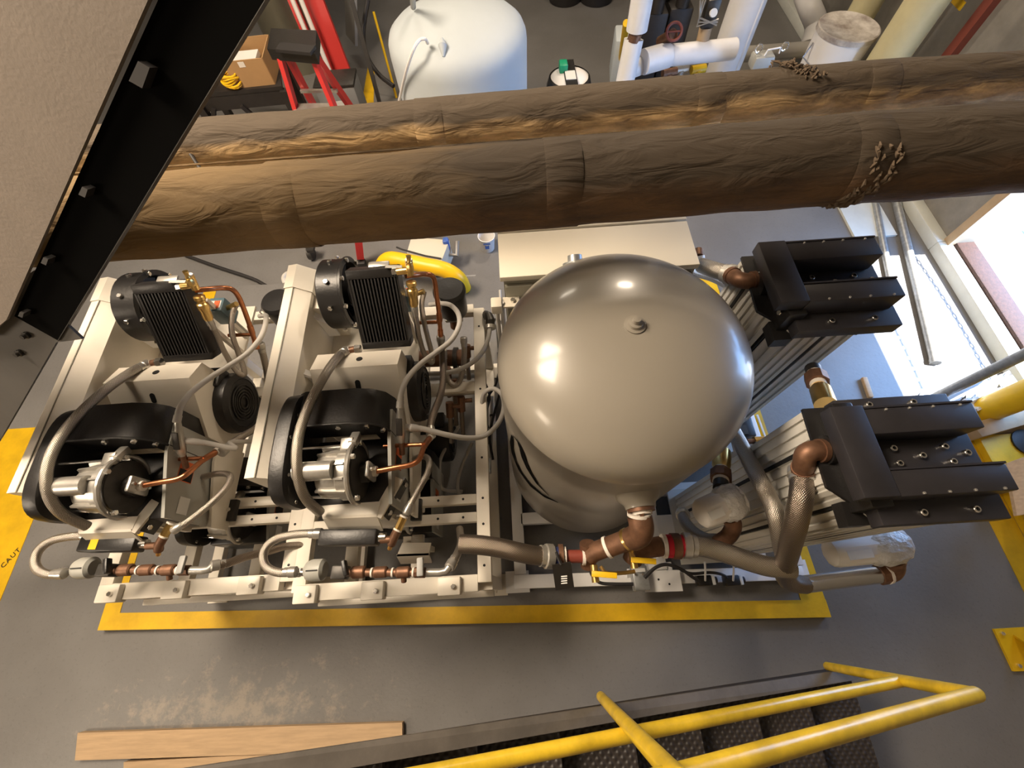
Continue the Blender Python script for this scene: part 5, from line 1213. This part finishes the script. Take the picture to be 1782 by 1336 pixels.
# red step ladder
t = thing('step_ladder', W(520, 190, 0), 'red fibreglass step ladder with black top cap beyond the pipes', 'ladder')
zt = 1.25
fl_, fr_ = W(488, 100, zt), W(545, 100, zt)
def rail_(a, b_, m='red_paint', w=.03, h=.075): part('side_rail', MB().beam(a, b_, w, h, up=(0, 1, 0)), m, t)
lf, rf = Vector((fl_.x - .12, fl_.y - .32, 0)), Vector((fr_.x + .14, fr_.y - .32, 0)); lb2, rb2 = Vector((fl_.x - .10, fl_.y + .55, 0)), Vector((fr_.x + .12, fr_.y + .55, 0))
rail_(fl_, lf); rail_(fr_, rf); rail_(fl_ + Vector((.02, .08, 0)), lb2); rail_(fr_ + Vector((-.02, .08, 0)), rb2)
for k in range(1, 4):
    s = k / 4.0; a, b_ = fl_.lerp(lf, s), fr_.lerp(rf, s); part('step', MB().beam(a, b_, .085, .022), 'cast_alu', t); part('rear_brace', MB().beam((fl_.lerp(lb2, s)), fr_.lerp(rb2, s), .025, .02), 'cast_alu', t)
part('top_cap', MB().prism([W(474, 104, zt), W(556, 112, zt), W(558, 72, zt + .0), W(480, 68, zt)], (0, 0, .07)), 'black_plastic', t)
part('tool_tray', MB().beam(W(485, 82, zt + .08), W(545, 88, zt + .08), .09, .02), 'black_rubber', t)
part('label_sticker', MB().beam(fr_.lerp(rf, .25) + Vector((.017, 0, 0)), fr_.lerp(rf, .45) + Vector((.017, 0, 0)), .003, .06, up=(0, 1, 0)), 'label_white', t)
# red channel leaning behind with two white poles
t = thing('leaning_ladder', W(590, 130, 0), 'tall red fibreglass ladder rail leaning behind the step ladder', 'ladder')
b0 = Vector((-1.62, 5.0, 0)); b1 = Vector((-2.05, 6.0, 2.6))
part('side_rail', MB().beam(b0, b1, .05, .2, up=(1, 0, 0)), 'red_paint', t); part('side_rail', MB().beam(b0 + Vector((-.2, .0, 0)), b1 + Vector((-.2, 0, 0)), .05, .08, up=(1, 0, 0)), 'red_paint', t)
part('print', MB().beam(b0.lerp(b1, .72) + Vector((.0, -.03, .01)), b0.lerp(b1, .86) + Vector((.0, -.03, .01)), .006, .06, up=(1, 0, 0)), 'label_white', t)
for i, dx in enumerate((-.02, .06)):
    solo('leaning_pole', MB().cyl(Vector((-1.75 + dx, 4.85, 0)), Vector((-2.12 + dx, 5.75, 2.6)), .022, 10), 'white_plastic', ['white pole leaning on the red ladder rail, left one', 'white pole leaning on the red ladder rail, right one'][i], 'pole', 'leaning white poles')
t = thing('tool_box', W(598, 170, .3), 'dark grey metal tool box on the floor beside the red ladder', 'tool box')
c = W(598, 176, .34)
part('body', MB().box(c, (.38, .26, .40), bevel=.01), 'lead_grey', t); part('lid', MB().box(c + Vector((0, 0, .21)), (.39, .27, .03), bevel=.008), 'cast_dark', t); part('plate', MB().box(c + Vector((0, -.132, .05)), (.11, .004, .06)), 'label_white', t)
part('stand', MB().bb((c.x - .14, c.y - .1, 0), (c.x + .14, c.y + .1, c.z - .20)), 'stair_dark', t)
a, b_ = Vector((-1.30, 4.35, 0)), Vector((-1.75, 6.3, 1.6))
solo('black_pole', MB().beam(W(612, 0, .9), W(661, 180, .15), .04, .04), 'stair_dark', 'black steel pole leaning left of the plastic tank', 'pole')
solo('black_hose', MB().tube([W(640, 0, .8), W(632, 60, .6), W(640, 100, .4), (W(660, 130, .3)), W(685, 150, .25)], .022, 8, smooth=6), 'black_rubber', 'black hose hanging left of the plastic tank', 'hose')
solo('leaning_board', MB().beam(W(610, -10, .6), W(612, 70, .2), .3, .03), 'grey_paint', 'plain grey board standing beside the red ladder', 'board')
sheet('trim_11', [tuple(W(628, 190, 0)[:2]), tuple(W(650, 190, 0)[:2]), tuple(W(652, 118, 0)[:2]), tuple(W(640, 118, 0)[:2])], .0015, 'yellow_paint', 'yellow floor line left of the plastic tank')
solo('conduit_upright', MB().cyl(W(690, 170, .0), W(650, 20, .7), .013, 10), 'yellow', 'thin yellow upright pipe left of the plastic tank', 'pipe')
# green-capped white drum
t = thing('round_drum', W(990, 200, 0), 'white drum with black band and green cap beyond the pipes', 'drum')
dc = W(993, 150, .75)
part('drum', MB().lathe([(.19, 0), (.19, .70), (.17, .76), (.10, .79), (0, .80)], (dc.x, dc.y + .1, 0), (0, 0, 1), 32), 'white_plastic', t)
part('band', MB().lathe([(.193, .70), (.175, .765), (.16, .775)], (dc.x, dc.y + .1, 0), (0, 0, 1), 32, caps=False), 'black_plastic', t)
part('label_patch', MB().box((dc.x, dc.y + .05, .810), (.085, .12, .004)), 'label_white', t)
part('top_band', MB().box((dc.x, dc.y + .1, .803), (.10, .36, .008)), 'black_plastic', t)
part('green_cap', MB().box((dc.x - .05, dc.y + .16, .82), (.07, .10, .07), bevel=.012), 'green_plastic', t)
for i, x in enumerate((985, 1040)):
    p = W(x, 10, 0); solo('dark_drum', MB().lathe([(.2, 0), (.21, .02), (.2, .30), (.21, .32), (.19, .33), (0, .33)], p + Vector((0, .15, 0)), (0, 0, 1), 24), 'black_rubber', ['dark round drum at the top edge, left one', 'dark round drum at the top edge, right one'][i], 'drum', 'dark drums')
# white insulated pipework
zp = 1.0
t = thing('white_pipework', W(1095, 140, 0), 'white insulated pipework with side branch beyond the pipes', 'pipe')
v0 = W(1106, 60, zp)
part('upright', MB().cyl(W(1086, 150, .75), W(1103, 68, 1.05), .075, 22), 'white_pipe', t)
part('collar', MB().cyl(W(1102, 72, 1.05), W(1106, 58, 1.1), .05, 18), 'bronze', t)
part('upright', MB().cyl(W(1108, 52, 1.12), W(1122, -30, 1.4), .08, 22), 'white_pipe', t)
part('elbow', MB().tube([W(1092, 120, .8), W(1104, 118, .8), W(1122, 110, .8), W(1136, 103, .8)], .07, 18, smooth=5), 'white_pipe', t)
part('branch', MB().cyl(W(1120, 108, .85), W(1162, 96, .85), .092, 24), 'white_pipe', t); part('branch', MB().cyl(W(1150, 98, .85), W(1278, 85, .85), .078, 24), 'white_pipe', t)
t = thing('white_column_pipe', W(1260, 140, 0), 'broad white insulated upright pipe beyond the pipes', 'pipe')
w0, w1 = W(1258, 150, .3), W(1330, -30, 1.3)
bcx = W(1262, 135, .4); part('upright', MB().cyl((bcx.x, bcx.y + .1, 0), (bcx.x + .02, bcx.y + .15, 2.6), .15, 32), 'white_pipe', t); part('seam', MB().beam((bcx.x + .06, bcx.y - .04, .05), (bcx.x + .08, bcx.y + .01, 2.6), .012, .008), 'white_plastic', t)
t = thing('gate_valve', W(1170, 60, .9), 'bronze gate valve with red handwheel behind the white pipework', 'valve')
vc = W(1172, 60, 1.0)
part('body', MB().cyl(vc + Vector((-.06, .1, -.1)), vc, .045), 'bronze', t); part('handwheel', MB().tube([vc + Vector((.06 * math.cos(a), .0 + .03 * math.sin(a), .02 + .05 * math.sin(a))) for a in [i * 2 * math.pi / 18 for i in range(19)]], .011, 8), 'redbrown', t); part('spoke', MB().cyl(vc + Vector((-.055, 0, .02)), vc + Vector((.055, 0, .02)), .007, 6), 'redbrown', t)
t = thing('pipe_valve', W(1240, 45, .9), 'dark cluster valve with white gauge behind the white pipework', 'valve')
vc = W(1236, 22, 1.1); part('body', MB().box(vc, (.11, .08, .2), bevel=.02), 'cast_dark', t); part('gauge', MB().cyl(vc + Vector((0, -.05, .02)), vc + Vector((0, -.07, .03)), .028, 16), 'label_white', t)
part('elbow', MB().tube([vc + Vector((0, 0, -.1)), vc + Vector((0, -.02, -.2)), vc + Vector((-.02, -.06, -.3))], .05, 14), 'wood_tan', t)
for k in range(3): part('bracket', MB().tube([vc + Vector((-.12 + .02 * k, -.03, .1)), vc + Vector((-.1, -.06, -.03 * k)), vc + Vector((.05, -.08, .02 * k - .05))], .007, 6), 'cast_alu', t)
for i, (x, y) in enumerate(((1165, 15), (1195, 30), (1150, 40))): solo('dark_machine', MB().box(W(x, y, .8) + Vector((0, .25, -.4)), (.22, .2, .8), bevel=.02).cyl(W(x, y, .8) + Vector((0, .2, 0)), W(x, y, .8) + Vector((0, .2, .2)), .06), 'stair_dark', ['dark machine casing behind the white pipework, left', 'dark machine casing behind the white pipework, right', 'dark machine casing behind the red handwheel'][i], 'machine')
# clear plastic tote beside the white pipe
solo('plastic_tote', MB().beam(W(1068, 105, .35) + Vector((0, .1, 0)), W(1120, 105, .35) + Vector((0, .1, 0)), .3, .4, bevel=.02), 'poly', 'milky plastic tote beside the white pipework', 'tote')
solo('yellow_upright', MB().cyl(W(1080, 110, .3), W(1090, 40, .9), .03, 12), 'yellow', 'yellow upright pipe behind the white pipework', 'pipe')
# small fittings above the far pipe
t = thing('vent_fitting', W(1335, 110, .8), 'grey box with two key rings above the pipe', 'fitting')
vb = W(1325, 105, .9); part('stem', MB().cyl((vb.x, vb.y, 0), vb, .03), 'grey_box', t); part('box', MB().box(vb, (.16, .12, .1), bevel=.02), 'grey_box', t)
for dx in (-.06, .14): part('ring', MB().tube([vb + Vector((dx + .025 * math.cos(a), .0, .09 + .03 * math.sin(a))) for a in [i * 2 * math.pi / 14 for i in range(15)]], .006, 6), 'bolt', t)
part('handle', MB().tube([vb + Vector((-.01, -.03, .05)), vb + Vector((0, -.03, .09)), vb + Vector((.09, -.03, .1)), vb + Vector((.1, -.03, .06))], .006, 6), 'white_plastic', t)
for i, (x, y, m_, l_) in enumerate(((1165, 128, 'bronze', 'bronze pipe joint just above the far pipe'), (1185, 122, 'cast_alu', 'grey pipe joint just above the far pipe'), (1215, 122, 'yellow', 'yellow valve handle just above the far pipe'))):
    solo('pipe_joint', MB().cyl(W(x - 12, y, .6), W(x + 12, y - 4, .6), .035, 10).cyl((W(x, y, .6).x, W(x, y, .6).y, 0), W(x, y, .6), .03, 10), m_, l_, 'fitting')
# white bucket with dirty lid and cream pipes at the right
t = thing('lidded_bucket', W(1465, 100, 0), 'white bucket with dirty lid standing beside the cream pipe', 'bucket')
kc = W(1480, 42, .92); r_ = .235
part('bucket', MB().lathe([(r_ * .82, 0), (r_ * .97, .8), (r_ * .98, .86)], (kc.x, kc.y, .02), (0, 0, 1), 36), 'white_plastic', t); part('lid', MB().lathe([(r_ * 1.03, .85), (r_ * 1.03, .885), (r_ * .98, .89), (r_ * .9, .882), (0, .882)], (kc.x, kc.y, .02), (0, 0, 1), 36), 'lid_dirty', t)
part('handle', MB().tube([(kc.x - r_, kc.y, .8), (kc.x - r_ - .06, kc.y - .05, .72), (kc.x - r_ - .02, kc.y - .12, .7)], .006, 6), 'steel', t)
solo('cream_pipe', MB().cyl((3.16, 3.74, 0), (3.16, 3.74, 2.6), .14, 28), 'pipe_cover_cream', 'fat cream-jacketed upright pipe beside the block wall', 'pipe')
solo('cream_pipe', MB().cyl((3.36, 4.62, 0), (3.36, 4.62, 2.6), .12, 28), 'pipe_cover_cream', 'second cream-jacketed upright pipe behind the white bucket', 'pipe')
solo('grey_pipe', MB().cyl(W(1290, 95, .3), W(1480, 80, .3), .07, 20), 'conduit', 'grey horizontal pipe behind the white bucket', 'pipe')
solo('grey_elbow', MB().tube([W(1400, -10, .5), W(1410, 15, .5), W(1420, 45, .4), W(1410, 80, .3)], .1, 18, smooth=5), 'white_pipe', 'big pale pipe elbow left of the white bucket', 'pipe')
solo('dark_post', MB().beam((3.58, 4.13, 0), (3.58, 4.13, 2.8), .03, .03, up=(1, 0, 0)), 'stair_dark', 'dark thin post in front of the block wall', 'post')
solo('yellow_tag', MB().box(W(1668, 4, 1.2), (.01, .12, .05)), 'yellow', 'yellow tag on the block wall', 'tag')
# floor objects seen between the pipe and the machines
t = thing('yellow_guard_pipe', W(735, 480, 0), 'bent yellow guard pipe on the floor behind the second compressor', 'guard pipe')
zt_ = .32
part('tube', MB().tube([W(668, 500, .02), W(664, 470, .2), W(676, 452, .31), W(705, 455, .33), W(740, 462, .33), W(775, 470, .32), W(798, 485, .24), W(808, 503, .02)], .062, 22, smooth=7), 'yellow_tube', t, ang=60)
part('foot_plate', MB().prism([W(785, 508, .012), W(818, 515, .012), W(828, 478, .012), W(800, 480, .012)], (0, 0, -.011)), 'grey_paint', t)
t = thing('paper_bucket', W(848, 436, 0), 'small white bucket with blue print on the floor by the cabinet', 'bucket')
kc = W(849, 432, 0)
part('bucket', MB().lathe([(.055, 0), (.058, .004), (.072, .15), (.076, .155), (.070, .155), (.056, .01), (0, .01)], kc, (0, 0, 1), 28), 'white_plastic', t)
part('print', MB().box(kc + Vector((0.0, -.066, .085)), (.035, .004, .04), Matrix.Rotation(-.1, 3, 'X')), 'blue_paint', t); part('print_line', MB().box(kc + Vector((0, -.0705, .125)), (.06, .003, .012)), 'blue_paint', t)
t = thing('equipment_cart', W(735, 430, .1), 'beige flat box with cable beside the yellow guard pipe', 'box')
part('box', MB().prism([W(708, 440, .25), W(768, 455, .25), W(782, 418, .25), W(716, 412, .25)], (0, 0, -.2)), 'cab_beige', t); part('cable', MB().tube([W(690, 430, .27), W(700, 434, .27), W(740, 445, .27), W(768, 450, .26)], .007, 6), 'black_rubber', t)
t = thing('blue_valve', W(772, 432, .1), 'blue and black valve with yellow tag on the floor', 'valve')
part('body', MB().box(W(762, 436, .2), (.05, .05, .08), bevel=.01), 'black_plastic', t); part('blue_body', MB().box(W(777, 425, .22), (.05, .06, .12), bevel=.015), 'blue_paint', t); part('tag', MB().box(W(775, 448, .12), (.05, .09, .004)), 'yellow', t); part('pipe', MB().tube([W(775, 442, .15), W(795, 444, .15), W(796, 420, .2)], .018, 10), 'cast_alu', t)
t = thing('ladder_foot', W(624, 455, 0), 'red ladder foot with black shoe seen under the dark pipe', 'ladder foot'); part('rail', MB().beam(W(622, 405, .35), W(627, 448, .08), .05, .06), 'red_paint', t); part('shoe', MB().box(W(629, 458, .03), (.08, .06, .05), bevel=.01), 'black_rubber', t)
solo('caster', MB().cyl(W(541, 440, .06) - Vector((.02, 0, 0)), W(541, 440, .06) + Vector((.02, 0, 0)), .06, 18).box(W(541, 432, .13), (.06, .08, .03)), 'cast_dark', 'dark caster wheel seen under the brown pipe', 'caster')
solo('floor_cable', MB().tube([W(322, 444, .02), W(380, 465, .02), W(440, 485, .02), W(470, 500, .02), W(520, 515, .02)], .016, 8, smooth=6), 'black_rubber', 'black cord lying on the floor behind the leftmost compressor', 'cord')
solo('pipe_bend', MB().tube([W(520, 505, .0), W(500, 496, .4), W(494, 484, .45), W(500, 476, .45), W(512, 474, .45)], .018, 10, smooth=5), 'conduit', 'grey bent pipe end beside the second cream guard', 'pipe')
